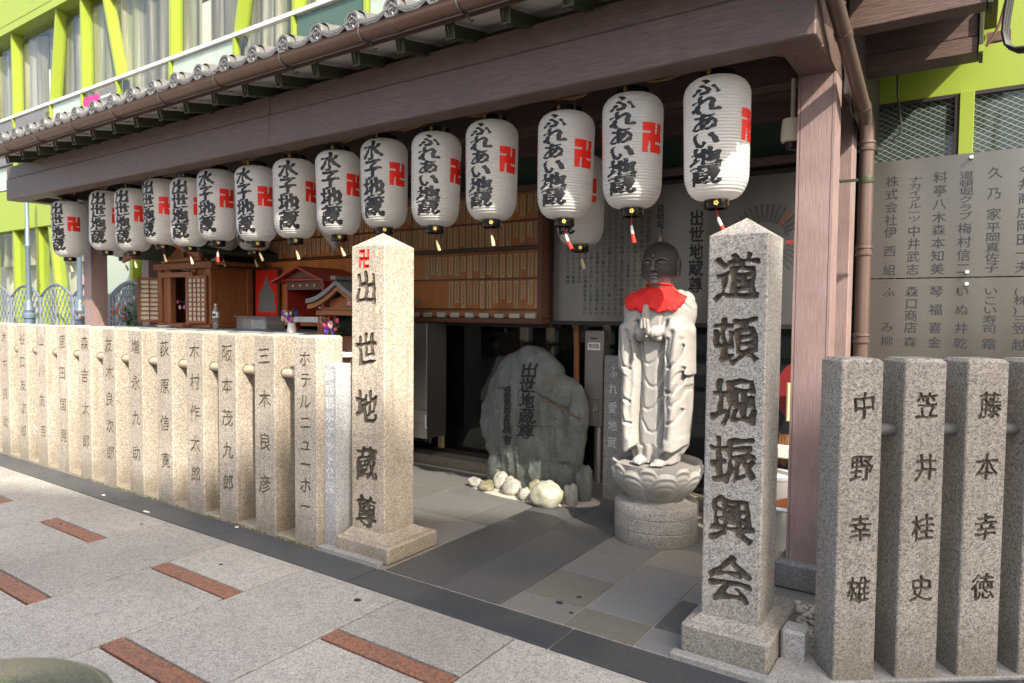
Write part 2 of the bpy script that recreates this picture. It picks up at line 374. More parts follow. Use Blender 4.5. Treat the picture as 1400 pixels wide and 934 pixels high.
def pebmat(name, a, b_):
    m, t, b = nodes(name); p = pos(t); f = noise(t, p, 14, 5, .65); g = noise(t, p, 60, 4, .6)
    c = mix(t, a, b_, ramp(t, f, [(.42, 0.), (.6, 1.)])); c = vary(t, c, .2)
    t.links.new(c, b.inputs['Base Color']); b.inputs['Roughness'].default_value = .75; bump(t, b, g, .3, .006); return m
M['boulder'] = pebmat('river_boulder', (.22, .215, .19), (.38, .36, .31))
M['boulder_moss'] = pebmat('mossy_boulder', (.17, .16, .09), (.30, .28, .2))
M['boulder_white'] = pebmat('white_boulder', (.47, .455, .39), (.30, .31, .2))
def statuemat(worn=False):
    m, t, b = nodes('statue_granite'); p = pos(t); f = noise(t, p, 190, 3, .7); g = noise(t, p, 5, 4, .6)
    c = ramp(t, f, [(.3, (.27, .26, .24)), (.5, (.375, .36, .335)), (.7, (.46, .445, .415))])
    c = mix(t, c, (.25, .225, .18), ramp(t, g, [(.45, 0.), (.8, .5)]))
    # the head is blackened by years of water and incense: a wear stain on the stone above the collar
    geo = N(t, 'ShaderNodeNewGeometry'); sx = N(t, 'ShaderNodeSeparateXYZ'); t.links.new(geo.outputs['Position'], sx.inputs[0])
    mm = N(t, 'ShaderNodeMath', operation='MULTIPLY_ADD'); t.links.new(noise(t, p, 16, 4, .6), mm.inputs[0]); mm.inputs[1].default_value = .09; t.links.new(sx.outputs[2], mm.inputs[2])
    c = mix(t, c, (.050, .041, .038), ramp_range(t, mm.outputs[0], 1.70, 1.80))
    if worn: c = mix(t, c, (.30, .265, .235), ramp(t, geo.outputs['Pointiness'], [(.515, 0.), (.56, .8)]))   # rubbed-bare raised features
    # darker in hollows, slightly paler on raised edges
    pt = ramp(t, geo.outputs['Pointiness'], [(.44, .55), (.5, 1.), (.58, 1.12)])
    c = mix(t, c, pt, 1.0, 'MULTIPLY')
    t.links.new(c, b.inputs['Base Color']); b.inputs['Roughness'].default_value = .62; bump(t, b, f, .2, .002); return m
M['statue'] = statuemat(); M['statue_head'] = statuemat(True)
M['bib'] = plain('red_bib_cloth', (.72, .02, .015), .75, 0, .12, 30, .3, 300)
M['iron'] = plain('blue_grey_iron', (.16, .20, .25), .5, .2)
M['lampiron'] = plain('slate_lamp_paint', (.13, .18, .235), .45, .2)
M['plastic'] = glass('clear_plastic', (.85, .87, .88), .25, (.5, .5, .5), .08)
M['leaf'] = plain('leaf_green', (.035, .12, .03), .5, 0, .4, 40)
M['pink'] = plain('pink_petal', (.75, .10, .25), .6, 0, .3, 60); M['pinkpale'] = plain('pale_pink_petal', (.85, .45, .5), .6, 0, .2, 60)
M['purple'] = plain('purple_petal', (.18, .05, .45), .6); M['whitepetal'] = plain('white_petal', (.8, .75, .7), .6)
M['orange'] = plain('orange_petal', (.45, .15, .05), .6); M['yellow'] = plain('yellow_petal', (.8, .6, .05), .6)
M['magenta'] = plain('magenta_sign', (.78, .03, .20), .5); M['signgrey'] = plain('grey_sign', (.16, .155, .16), .5)
M['stonegrey'] = granite('rear_kerb_stone', (.12, .11, .09), (.23, .205, .165), (.33, .30, .24), 70, .85, .4, .5, .1)
M['ground'] = plain('ground_concrete', (.2, .19, .18), .9)
M['bristle'] = plain('brown_bristle', (.22, .10, .04), .9, 0, .4, 80)
M['redfan'] = plain('red_paper_fan', (.22, .015, .015), .6); M['binwhite'] = plain('white_bin_plastic', (.36, .35, .33), .5)
M['bluecup'] = plain('blue_glaze', (.03, .07, .2), .3); M['opp'] = plain('pale_render', (.72, .68, .61), .85, 0, .05, .5)
M['winopp'] = plain('opposite_window_glass', (.06, .075, .09), .1)
M['pebble'] = plain('cream_pebble', (.6, .56, .48), .7, per=.3)
# ------------------------------------------------------------------ writing
_cc = {}
def char_data(ch, bold=.012):
    k = (ch, bold)
    if k in _cc: return _cc[k]
    cu = bpy.data.curves.new('glyph', 'FONT'); cu.body = ch; cu.size = 1; cu.resolution_u = 2; cu.offset = bold
    o = bpy.data.objects.new('glyph', cu); COL.objects.link(o)
    dg = bpy.context.evaluated_depsgraph_get(); me = o.evaluated_get(dg).to_mesh()
    v = np.array([list(x.co)[:2] for x in me.vertices])
    cnt = {}
    for p in me.polygons:
        q = tuple(p.vertices)
        for a, b in zip(q, q[1:]+q[:1]):
            e = (min(a, b), max(a, b)); cnt[e] = cnt.get(e, 0)+1
    e = np.array([k2 for k2, n in cnt.items() if n == 1])
    bpy.data.objects.remove(o); bpy.data.curves.remove(cu)
    v = v-np.array([.5, .37])
    _cc[k] = (v, e); return v, e
def manji(broad):
    # temple mark as outline cells on a 5x5 grid
    rows = ["XXX.X", "..X.X", "XXXXX", "X.X..", "X.XXX"]
    cells = [(c, 4-r) for r in range(5) for c in range(5) if rows[r][c] == 'X']
    cs = set(cells); vs = {}; es = []
    def vi(x, y): return vs.setdefault((x, y), len(vs))
    for (x, y) in cells:
        for (dx, dy, A, B) in ((0, -1, (x, y), (x+1, y)), (1, 0, (x+1, y), (x+1, y+1)), (0, 1, (x+1, y+1), (x, y+1)), (-1, 0, (x, y+1), (x, y))):
            if (x+dx, y+dy) not in cs: es.append((vi(*A), vi(*B)))
    g = {0: 0, 1: .285, 2: .365, 3: .635, 4: .715, 5: 1} if broad else {0: 0, 1: .2, 2: .4, 3: .6, 4: .8, 5: 1}
    v = np.array([[g[x]-.5, g[y]-.5] for (x, y) in vs])
    return v, np.array(es)
_bc = {}
def brush_char(ch, bold, seed):
    """thickens a glyph into rounded brush strokes: contour of its distance field, heavier on uprights than on crossbars"""
    k = (ch, round(bold, 4), seed)
    if k in _bc: return _bc[k]
    v, e = char_data(ch, 0.0); n = 62; xs = np.linspace(-.60, .60, n); X, Z = np.meshgrid(xs, xs, indexing='ij')
    P = np.c_[X.ravel(), Z.ravel()]; S = np.array([1, 1.45])
    d = dist(P*S, v*S, e); ins = inside(P, v, e); rs = np.random.RandomState(seed); ph = rs.uniform(0, 6, 6)
    th = bold*(1.0+.45*np.sin(P[:, 0]*7+P[:, 1]*5+ph[0])+.4*np.sin(P[:, 0]*13-P[:, 1]*11+ph[1])+.35*np.sin(P[:, 1]*19+P[:, 0]*17+ph[2]))
    f = (np.where(ins, -d, d)-th).reshape(n, n); h = xs[1]-xs[0]
    pts = {}; V = []; E = []
    def cross(i, j, i2, j2):
        key = (i, j, i2, j2)
        if key not in pts:
            a_, b_ = f[i, j], f[i2, j2]; t = min(.97, max(.03, a_/(a_-b_))); pts[key] = len(V); V.append((xs[i]+(xs[i2]-xs[i])*t, xs[j]+(xs[j2]-xs[j])*t))
        return pts[key]
    s_ = f < 0
    amb = s_[:-1, :-1].astype(int)+s_[1:, :-1]+s_[:-1, 1:]+s_[1:, 1:]
    for i, j in np.argwhere((amb > 0) & (amb < 4)):
        c = []
        if s_[i, j] != s_[i+1, j]: c.append(cross(i, j, i+1, j))
        if s_[i+1, j] != s_[i+1, j+1]: c.append(cross(i+1, j, i+1, j+1))
        if s_[i, j+1] != s_[i+1, j+1]: c.append(cross(i, j+1, i+1, j+1))
        if s_[i, j] != s_[i, j+1]: c.append(cross(i, j, i, j+1))
        if len(c) == 2: E.append((c[0], c[1]))
        elif len(c) == 4:
            if s_[i, j]: E += [(c[0], c[1]), (c[2], c[3])]
            else: E += [(c[0], c[3]), (c[1], c[2])]
    _bc[k] = (np.array(V), np.array(E)); return _bc[k]
def place_chars(items, bold=.012, slant=.07, wob=.012, seed=0):
    """items: (char, cx, cz, width, height) -> vertices, boundary edges"""
    V = []; E = []; n = 0; rs = np.random.RandomState(seed)
    for q, (ch, cx, cz, sx, sz) in enumerate(items):
        if ch == '卍': v, e = manji(sx > .12); v = v.copy()
        elif bold >= .004:
            v, e = brush_char(ch, bold, seed+q); v = v.copy()
        else: v, e = char_data(ch, 0.0); v = v.copy()
        if ch != '卍':
            ph = rs.uniform(0, 6, 4)
            v[:, 0] += wob*np.sin(v[:, 1]*7+ph[0]); v[:, 1] += wob*np.sin(v[:, 0]*6+ph[2])+slant*v[:, 0]
        v = v*np.array([sx, sz])+np.array([cx, cz]); V.append(v); E.append(e+n); n += len(v)
    return np.vstack(V), np.vstack(E)
def inside(P, V, E):
    A = V[E[:, 0]]; B = V[E[:, 1]]
    px = P[:, 0][:, None]; py = P[:, 1][:, None]
    c = (A[:, 1] > py) != (B[:, 1] > py)
    with np.errstate(divide='ignore', invalid='ignore'):
        xi = (B[:, 0]-A[:, 0])*(py-A[:, 1])/(B[:, 1]-A[:, 1])+A[:, 0]
    return ((c & (px < xi)).sum(1) % 2) == 1
def dist(P, V, E):
    A = V[E[:, 0]]; D = V[E[:, 1]]-A; L = (D*D).sum(1)+1e-12
    t = np.clip(((P[:, None, :]-A)*D).sum(2)/L, 0, 1)
    return np.sqrt(((P[:, None, :]-A-t[:, :, None]*D)**2).sum(2)).min(1)
def fill(V, E, step, rect=None):
    """CDT of the writing with interior points every step; returns points, depth distance, faces, inside flags"""
    lo = V.min(0); hi = V.max(0)
    gx = np.arange(lo[0], hi[0], step); gz = np.arange(lo[1], hi[1], step)
    G = np.array([(x+((j % 2)*.5)*step, z) for j, z in enumerate(gz) for x in gx])
    keep = []
    for k in range(0, len(G), 4000):
        Gk = G[k:k+4000]; i = inside(Gk, V, E); Gk = Gk[i]
        if len(Gk): d = dist(Gk, V, E); keep.append(Gk[d > step*.3])
    G = np.vstack(keep) if keep else np.zeros((0, 2))
    pts = list(V)+list(G); e = [tuple(int(a) for a in x) for x in E]
    if rect:
        b = len(pts); pts += [np.array(p) for p in ((rect[0], rect[2]), (rect[1], rect[2]), (rect[1], rect[3]), (rect[0], rect[3]))]
        e += [(b, b+1), (b+1, b+2), (b+2, b+3), (b+3, b)]
    r = delaunay_2d_cdt([Vector((float(p[0]), float(p[1]))) for p in pts], e, [], 0, 1e-7)
    P = np.array([list(p) for p in r[0]]); Fc = np.array([list(f) for f in r[2]])
    C = P[Fc].mean(1); ins = np.concatenate([inside(C[k:k+3000], V, E) for k in range(0, len(C), 3000)])
    bd = np.ones(len(P), bool)
    nb = len(V)
    for i, o in enumerate(r[3]):
        if len(o) and all(nb <= q < nb+len(G) for q in o): bd[i] = False
    D = np.zeros(len(P)); idx = np.where(~bd)[0]
    for k in range(0, len(idx), 3000):
        D[idx[k:k+3000]] = dist(P[idx[k:k+3000]], V, E)
    return P, D, Fc, ins
def carved_face(mb, x0, x1, z0, z1, y, items, step=.004, slope=1.5, cap=.014, bold=.012, mi=0, mrec=1, seed=0, red=None, wob=.012):
    """front face at depth y (facing -y) with the characters cut into it as V grooves"""
    V, E = place_chars(items, bold, wob=wob, seed=seed); P, D, Fc, ins = fill(V, E, step, (x0, x1, z0, z1))
    dep = np.minimum(D*slope, cap)
    vs = [(p[0], y+d, p[1]) for p, d in zip(P, dep)]
    fa = [tuple(f) for f, i in zip(Fc, ins) if not i]; fb = [tuple(f) for f, i in zip(Fc, ins) if i]
    b = len(mb.v); mb.v += vs
    for f in fa: mb.f.append(tuple(int(b+k) for k in f)); mb.m.append(mi)
    for f in fb:
        zc = sum(P[k][1] for k in f)/3
        mb.f.append(tuple(int(b+k) for k in f)); mb.m.append(2 if (red and red[0] < zc < red[1]) else mrec)
def flat_text(mb, items, fn, step=.02, bold=.012, mi=0, seed=0, slant=.05, wob=.01):
    """characters as a thin surface mapped by fn(u, v) -> xyz"""
    V, E = place_chars(items, bold, slant, wob, seed); P, D, Fc, ins = fill(V, E, step)
    used = {}; vs = []; fs = []
    for f, i in zip(Fc, ins):
        if i:
            q = []
            for k in f:
                k = int(k)
                if k not in used: used[k] = len(vs); vs.append(fn(P[k][0], P[k][1]))
                q.append(used[k])
            fs.append(tuple(q))
    mb.add(vs, fs, mi)
def simple_text(mb, items, y, mi=0, bold=.0, seed=0):
    flat_text(mb, items, lambda u, v: (u, y, v), 10, bold, mi, seed, .0, .0)

def stone_post(mb, x0, x1, y0, y1, z0, z1, items, apex=0, ch=.006, top_in=.012, top_drop=.012, **kw):
    """square stone post whose front (y0) face is carved; the other faces close it, with chamfers"""
    zf = z1-top_drop if not apex else z1
    if items: carved_face(mb, x0+ch, x1-ch, z0, zf, y0, items, **kw)
    else: mb.add([(x0+ch, y0, z0), (x1-ch, y0, z0), (x1-ch, y0, zf), (x0+ch, y0, zf)], [(0, 1, 2, 3)], 0)
    ring = [(x1-ch, y0), (x1, y0+ch), (x1, y1-ch), (x1-ch, y1), (x0+ch, y1), (x0, y1-ch), (x0, y0+ch), (x0+ch, y0)]
    vs = [(x, y, z0) for x, y in ring]+[(x, y, zf) for x, y in ring]
    fs = [(i, i+1, 8+i+1, 8+i) for i in range(7)]; mb.add(vs, fs, 0)
    cx, cy = (x0+x1)/2, (y0+y1)/2
    if apex:
        vs = [(x, y, zf) for x, y in ring]+[(cx, cy, z1+apex)]
        mb.add(vs, [(i, (i+1) % 8, 8) for i in range(8)], 0)
    else:
        sx = 1-2*top_in/(x1-x0); sy = 1-2*top_in/(y1-y0)
        vs = [(x, y, zf) for x, y in ring]+[(cx+(x-cx)*sx, cy+(y-cy)*sy, z1) for x, y in ring]
        mb.add(vs, [(i, (i+1) % 8, 8+(i+1) % 8, 8+i) for i in range(8)]+[tuple(range(8, 16))], 0)

# ------------------------------------------------------------------ ground, street, paths
mb = MB(); mb.box(-60, 60, -60, 60, -.12, -.05); tag(mb.build('ground', M['ground']), kind='structure')
street = MB(); street.box(-16, 2.4, -3.2, 2.556, -.05, -.018)
street = tag(street.build('street_pavement', M['mortar']), kind='structure')
pitch = .7365; x_ref = -2.44; g = .013
def slab_obj(name, mat, x0, x1, y0, y1, z1, parent, z0=-.02, ch=.0025, dz=0):
    m_ = MB(); m_.box(x0, x1, y0, y1, z0, z1+dz, ch=ch); return m_.build(name, mat, parent)
for c in range(-16, 6):
    xa = x_ref+c*pitch; xb = xa+pitch
    if xa < -14.5 or xb > 1.9: continue
    odd = c % 2
    sy = 2.145 if odd == 0 else 1.53        # upper edge of this column's red strips
    y = sy+1.23*2
    segs = []
    yy = sy
    while yy > -2: segs.append((yy-.108, yy, True)); segs.append((yy-1.23, yy-.108, False)); yy -= 1.23
    segs.append((sy, min(sy+1.12, 2.554), False))
    if sy+1.12 < 2.554: segs.append((sy+1.12, 2.554, True) if sy+1.23 > 2.554 else (sy+1.12, sy+1.23, True))
    for (a, b, red) in segs:
        if b-a < .02: continue
        slab_obj('red_strip' if red else 'paving_slab', M['redslab'] if red else M['slab'], xa+g/2, xb-g/2, a+g/2, b-g/2, 0, street, z0=-.03, dz=random.uniform(-.0012, .0012))
# small dark spots of old chewing gum and litter
spots = [(-2.6, 2.42, .022), (-3.62, 2.3, .012), (-4.75, 2.42, .012), (-1.73, 3.0, .022), (-1.62, 2.93, .014), (-1.95, 1.9, .012), (-5.2, 2.1, .012), (-1.68, 3.12, .018)]
for i, (x, y, r) in enumerate(spots):
    m_ = MB(); m_.lathe([(r, .0), (r*.9, .0022)], 12, (x, y), sy=.8)
    tag(m_.build('gum_spot', M['mortar']), ['black gum spot on the street slab in front of the tall left pillar', 'tiny dark gum spot on the street slab before the fence', 'small dark spot on the sunlit street slab near the red strip', 'black gum spot on the slate tile beside the dark path', 'smaller gum spot on the slate tile near the kerb line', 'tiny gum spot on the near street slab', 'tiny dark spot on the bright left street slab', 'small gum spot on the mossy tile'][i], 'gum spot', 'old gum spots on the paving')
for i, (x, y, s_) in enumerate([(-5.0, 2.585, .035), (-4.15, 2.76, .012), (-5.72, 2.62, .016)]):
    m_ = MB(); m_.box(x-s_, x+s_, y-.009, y+.009, .001, .008, ch=.002)
    tag(m_.build('paper_scrap', M['white']), ['white paper scrap lying on the dark kerb line before the fence', 'tiny white crumb at the foot of the fence', 'small white scrap at the street edge of the dark kerb line'][i], 'litter', 'bits of white litter')

# dark border line
bd = MB(); bd.box(-16, 2.2, 2.556, 2.795, -.05, -.007); bd = tag(bd.build('border_line', M['mortar_pale']), kind='structure')
xs = [-15.4+1.298*k for k in range(12)]
xs = [-1.53+1.3*k for k in range(-11, 3)]
for a, b in zip(xs[:-1], xs[1:]):
    slab_obj('border_slab', M['border'], a+.004, b-.004, 2.560, 2.79, .001, bd, ch=.002)
# the border turns with the right-hand fence
ft = R(38.5); fd = Vector((math.cos(ft), math.sin(ft), 0)); fnrm = Vector((math.sin(ft), -math.cos(ft), 0))

# inner paving, with open pale joints
ip = MB(); ip.box(-9.4, 2.2, 2.797, 5.4, -.05, -.006); ip = tag(ip.build('inner_pavement', M['mortar_pale']), kind='structure')
g = .007
ys = [2.803, 3.03, 3.40, 3.77, 4.14, 4.51, 4.88, 5.25]; xsr = [-1.97, -1.60, -1.23, -.86, -.49, -.12, .25, .62, .99]
cm = {(0, 0): 'tile_slate', (1, 0): 'tile_moss', (0, 1): 'tile_moss', (1, 1): 'tile_blue', (0, 2): 'tile_slate', (1, 2): 'tile_slate', (2, 0): 'tile_blue', (2, 1): 'path', (0, 3): 'tile_slate', (1, 3): 'tile_beige', (2, 2): 'tile_slate', (2, 3): 'tile_beige'}
for i in range(len(xsr)-1):
    for j in range(len(ys)-1):
        k = cm.get((i, j), random.choice(['tile_slate', 'tile_beige', 'tile_slate', 'tile_blue']))
        slab_obj('paving_tile', M[k], xsr[i]+g/2, xsr[i+1]-g/2, ys[j]+g/2, ys[j+1]-g/2, 0, ip, ch=.002, dz=random.uniform(-.001, .001))
for (a, b) in ((-2.782, -2.375), (-2.375, -1.97)):
    for (c, d) in ((2.803, 3.98), (3.98, 5.02)):
        slab_obj('path_slab', M['path'], a+.003, b-.003, c+.003, d-.003, 0, ip, ch=.0015, dz=random.uniform(-.0006, .0006))
slab_obj('edge_strip', M['tile_beige'], -2.835, -2.786, 2.803, 3.31, .001, ip)
slab_obj('edge_strip', M['gr_blue'], -3.37, -3.24, 2.803, 2.87, .022, ip, ch=.004)
slab_obj('edge_strip', M['gr_blue'], -3.236, -2.84, 2.803, 2.87, .022, ip, ch=.004)
m_ = MB()
for k in range(90):
    x = random.uniform(-3.1, -2.86); y = 2.874+random.uniform(-.004, .006)
    s_ = random.uniform(.003, .007); m_.box(x-s_, x+s_, y-s_, y+s_, .02, .024+s_, ch=.002)
for k in range(120):
    x = random.uniform(-6.5, -3.4); s_ = random.uniform(.002, .006); y = 2.797+random.uniform(-.004, .004); m_.box(x-s_, x+s_, y-s_, y+s_, 0, .004+s_*.6, ch=.001)
tag(m_.build('moss', M['moss']), 'thin green moss along the joints below fence and pillar', 'moss', kind='stuff')
xl = [-9.3, -8.7, -8.09, -7.48, -6.87, -6.26, -5.65, -5.04, -4.43, -4.22, -3.62, -3.03, -2.785]
yl = [2.87+.45*0, 3.31, 3.80, 4.35, 4.95]
for i in range(len(xl)-1):
    for j in range(len(yl)-1):
        slab_obj('paving_tile', M['tile_slate'] if (j <= 1) else M['tile_left'], xl[i]+g/2, xl[i+1]-g/2, yl[j]+g/2, yl[j+1]-g/2, 0, ip, ch=.002, dz=random.uniform(-.001, .001))

# ------------------------------------------------------------------ left fence of carved granite posts
ORD = ['first', 'second', 'third', 'fourth', 'fifth', 'sixth', 'seventh', 'eighth', 'ninth', 'tenth', 'eleventh', 'twelfth', 'thirteenth', 'fourteenth', 'fifteenth', 'sixteenth']
names = ['ホテルニューホー', '三木良彦', '阪本茂九郎', '木村作太郎', '荻原信寛', '増永九助', '友木良次郎', '森吉太郎', '里田国晃', '山川友吉', '谷口友次郎', '木下良助', '大西吉郎']
px_ = -3.373
base_y = 2.802
kerb = MB(); kerb.box(-9.4, -3.374, 2.803, 3.06, -.02, .018, ch=.004)
fx = [-3.373, -3.787, -4.207, -4.607, -5.018, -5.45, -5.88, -6.31, -6.74, -7.17, -7.60, -8.03, -8.46]
kb = tag(kerb.build('fence_kerb', M['gr_left']), kind='structure')
for i, xr in enumerate(fx):
    nm = names[i]; n = len(nm)
    h = 1.335+random.uniform(-.004, .004); wd = .216
    top = 1.19; bot = {8: .25, 4: .33, 5: .28}.get(n, .3)
    sz = .115 if n < 8 else .1
    cxs = xr-wd/2
    items = [(c, cxs+random.uniform(-.005, .005), top-(top-bot)*k/(n-1), sz*1.15, sz*1.1) for k, c in enumerate(nm)]
    cnt_ = {8: 'eight', 5: 'five', 4: 'four'}[n]
    t_ = thing('fence_post', f'granite fence post with {cnt_} carved characters, ' + ('nearest to the tall left pillar' if i == 0 else f'{ORD[i]} one left of the tall left pillar'), 'stone post', (cxs, base_y, 0), 'carved granite posts of the left fence')
    m_ = MB(); stone_post(m_, xr-wd, xr, base_y, base_y+.215, .0, h, items, step=.005 if i < 5 else .008, slope=1.6, cap=.009, seed=i, bold=.02 if i < 8 else .012)
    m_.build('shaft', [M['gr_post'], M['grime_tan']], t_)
for a, b in zip(fx[1:], fx[:-1]):
    m_ = MB(); m_.tube([(a-.03, base_y+.085, 1.078), (b-.2, base_y+.085, 1.078)], .030, 20)
    m_.lathe([(.0, .0), (.038, .0)], 20, caps=False, mi=1); q0 = len(m_.v)-40; m_.v[q0:] = [(a+.0012, base_y+.085+v[1], 1.078+v[0]) for v in m_.v[q0:]]  # flat dark ring painted as the shaded rail hole
    # each rail bridges one gap
    i = fx.index(a)
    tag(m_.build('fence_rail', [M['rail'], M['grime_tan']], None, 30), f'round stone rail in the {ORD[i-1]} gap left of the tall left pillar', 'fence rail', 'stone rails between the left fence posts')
    m_ = MB()
# ------------------------------------------------------------------ small pale post beside the tall left pillar
t_ = thing('small_stone_post', 'pale blue-grey stone post naming a pocket park, between fence and tall pillar', 'stone post', (-3.31, 2.92, 0))
m_ = MB(); items = [(c, -3.316, 1.10-.089*k, .078, .078) for k, c in enumerate('新戎橋ポケット公園')]
stone_post(m_, -3.372, -3.257, 2.858, 2.99, 0, 1.165, items, ch=.003, top_in=.01, top_drop=.008, step=.004, slope=1.2, cap=.005, bold=.014, seed=4)
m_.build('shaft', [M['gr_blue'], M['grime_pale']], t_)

# ------------------------------------------------------------------ tall pillars
t_ = thing('tall_stone_pillar', 'tall cream granite pillar with a red temple mark above five carved characters', 'stone pillar', (-3.05, 3.05, 0))
m_ = MB(); L = [('卍', -3.112, 1.815, .09, .115)]
for c, z in zip('出世地蔵尊', (1.64, 1.255, .905, .55, .245)): L.append((c, -3.092, z, .192, .215))
stone_post(m_, -3.222, -2.945+.008, 2.952, 3.215, .1, 1.893, L, apex=.09, ch=.006, step=.005, slope=1.6, cap=.016, bold=.034, seed=11, red=(1.74, 1.9), wob=.02)
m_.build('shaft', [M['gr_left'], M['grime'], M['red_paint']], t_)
m_ = MB()
P0 = (-3.25, -2.80, 2.845, 3.29)
m_.box(P0[0], P0[1], P0[2], P0[3], .0, .105, ch=.012)
m_.hexa([(-3.235, 2.875, .10), (-2.835, 2.875, .10), (-2.835, 3.26, .10), (-3.235, 3.26, .10), (-3.223, 2.951, .135), (-2.936, 2.951, .135), (-2.936, 3.216, .135), (-3.223, 3.216, .135)])
m_.build('base', M['gr_left'], t_)
for (x, y, z) in ((-3.0, 2.951, 1.845), (-2.9365, 3.19, 1.845), (-3.0, 2.951, 1.5), (-2.9365, 3.19, 1.5), (-2.9365, 3.19, 1.19), (-3.01, 2.951, 1.17)):
    m_ = MB()
    if y < 3: m_.box(x-.011, x+.011, y-.001, y+.004, z-.018, z+.018)
    else: m_.box(x-.004, x+.001, y-.014, y+.014, z-.018, z+.018)
    m_.build('filled_bolt_hole', M['tagwood'], t_)

t_ = thing('tall_stone_pillar', 'tall grey granite pillar with six large carved characters, in front of the purple post', 'stone pillar', (-.86, 3.08, 0))
m_ = MB(); L = []
for c, z in zip('道頓堀振興会', (1.655, 1.385, 1.12, .868, .603, .338)): L.append((c, -.85, z, .198, .212))
stone_post(m_, -.975, -.722, 2.955, 3.215, .12, 1.838, L, apex=.085, ch=.006, step=.004, slope=1.6, cap=.018, bold=.036, seed=5, wob=.02)
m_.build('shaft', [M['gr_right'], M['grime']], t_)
m_ = MB(); m_.box(-1.035, -.66, 2.862, 3.40, .0, .14, ch=.012)
m_.hexa([(-1.01, 2.89, .135), (-.688, 2.89, .135), (-.688, 3.36, .135), (-1.01, 3.36, .135), (-.976, 2.954, .163), (-.721, 2.954, .163), (-.721, 3.216, .163), (-.976, 3.216, .163)])
m_.build('base', M['gr_right'], t_)
slab_obj('edge_strip', M['gr_blue'], -1.06, -.62, 2.803, 2.858, .02, ip, ch=.004)

# ------------------------------------------------------------------ right fence, set at an angle
ang = R(36.5); rp0 = Vector((-.434, 2.975, 0)); rstep = .266
def rp_names(): return ['中野幸雄', '笠井桂史', '藤本幸徳', '谷川正一', '田中茂男', '西村一郎', '中村太一']
for i, nm in enumerate(rp_names()):
    p = rp0+fd*rstep*i
    t_ = thing('fence_post', f'grey granite fence post with four carved characters, ' + ('nearest to the purple wooden post' if i == 0 else f'{ORD[i]} one right of the purple wooden post'), 'stone post', p, 'carved granite posts of the right fence', ang)
    m_ = MB(); zs = (1.137, .885, .638, .388)
    items = [(c, .095+random.uniform(-.003, .003), z, .098, .115) for c, z in zip(nm, zs)]
    stone_post(m_, 0, .172, 0, .165, 0, 1.325, items, ch=.005, top_in=.014, top_drop=.014, step=.0035, slope=1.5, cap=.010, bold=.024, seed=20+i, wob=.016)
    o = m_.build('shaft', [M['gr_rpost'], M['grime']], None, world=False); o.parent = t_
    if i < 6:
        rr = thing('fence_rail', f'round grey stone rail in the {ORD[i]} gap right of the purple wooden post', 'fence rail', p, 'stone rails between the right fence posts', ang)
        m_ = MB(); a0 = Vector((.165, .07, 1.03)); 
        q = (Matrix.Rotation(-ang, 3, 'Z') @ (fd*rstep)); m_.tube([a0, Vector((q.x+.006, q.y+.07, 1.03))], .027, 16)
        o = m_.build('rail', M['rail_grey'], None, 30, world=False); o.parent = rr
        o = MB(); 
# kerb under the right fence and the corner stones
def rot_box(mb, o, u0, u1, v0, v1, z0, z1, ch=.004):
    k = MB(); k.box(u0, u1, v0, v1, z0, z1, ch=ch); M3 = Matrix.Rotation(ft, 3, 'Z')
    mb.add([M3 @ Vector(v)+o for v in k.v], k.f)
m_ = MB(); rot_box(m_, rp0, -.04, 2.6, -.015, .28, -.02, .015); tag(m_.build('fence_kerb', M['gr_blue']), kind='structure')
bd2 = MB(); rot_box(bd2, rp0, -.2, 2.6, -.36, -.02, -.03, -.004, .002); bd2 = tag(bd2.build('border_line', M['mortar']), kind='structure')
for k in range(3):
    m_ = MB(); rot_box(m_, rp0, -.1+k*.9, -.1+k*.9+.894, -.25, -.022, -.02, .006, .002); m_.build('border_slab', M['border'], bd2)
t_ = MB(); t_.box(-.652, -.555, 3.03, 3.14, 0, .15, ch=.012); tag(t_.build('corner_block', M['gr_blue']), 'small pale granite block between the grey pillar base and the right fence', 'stone block')
m_ = MB(); m_.prism([(-.655, 2.83), (-.43, 2.93), (-.53, 3.10), (-.655, 3.03)], 'z', -.02, .022); m_.build('corner_slab', M['gr_blue'], ip)
# pebbles
t_ = MB(); rs = random.Random(3)
for k in range(230):
    x = rs.uniform(-.715, -.5); y = rs.uniform(3.17, 3.72)
    r_ = rs.uniform(.011, .019); n0 = len(t_.v)
    t_.lathe([(r_*.3, .0), (r_, .008), (r_*.85, .017), (r_*.2, .021)], 7, (x, y), sx=1, sy=rs.uniform(.6, 1))
tag(t_.build('pebbles', M['pebble'], None, 50), 'cream pebbles set behind the grey pillar base', 'pebbles', kind='stuff')
# ------------------------------------------------------------------ timber pavilion: posts, beams, roof
pav = thing('shrine_pavilion', 'open timber shrine pavilion painted mauve brown under a tiled roof', 'shrine pavilion', (-4.9, 4.2, 0))
Xa, Xb = -9.36, -.642
def pbox(name, mat, x0, x1, y0, y1, z0, z1, ch=.004, parent=None):
    m_ = MB(); m_.box(x0, x1, y0, y1, z0, z1, ch=ch); return m_.build(name, mat, parent or pav)
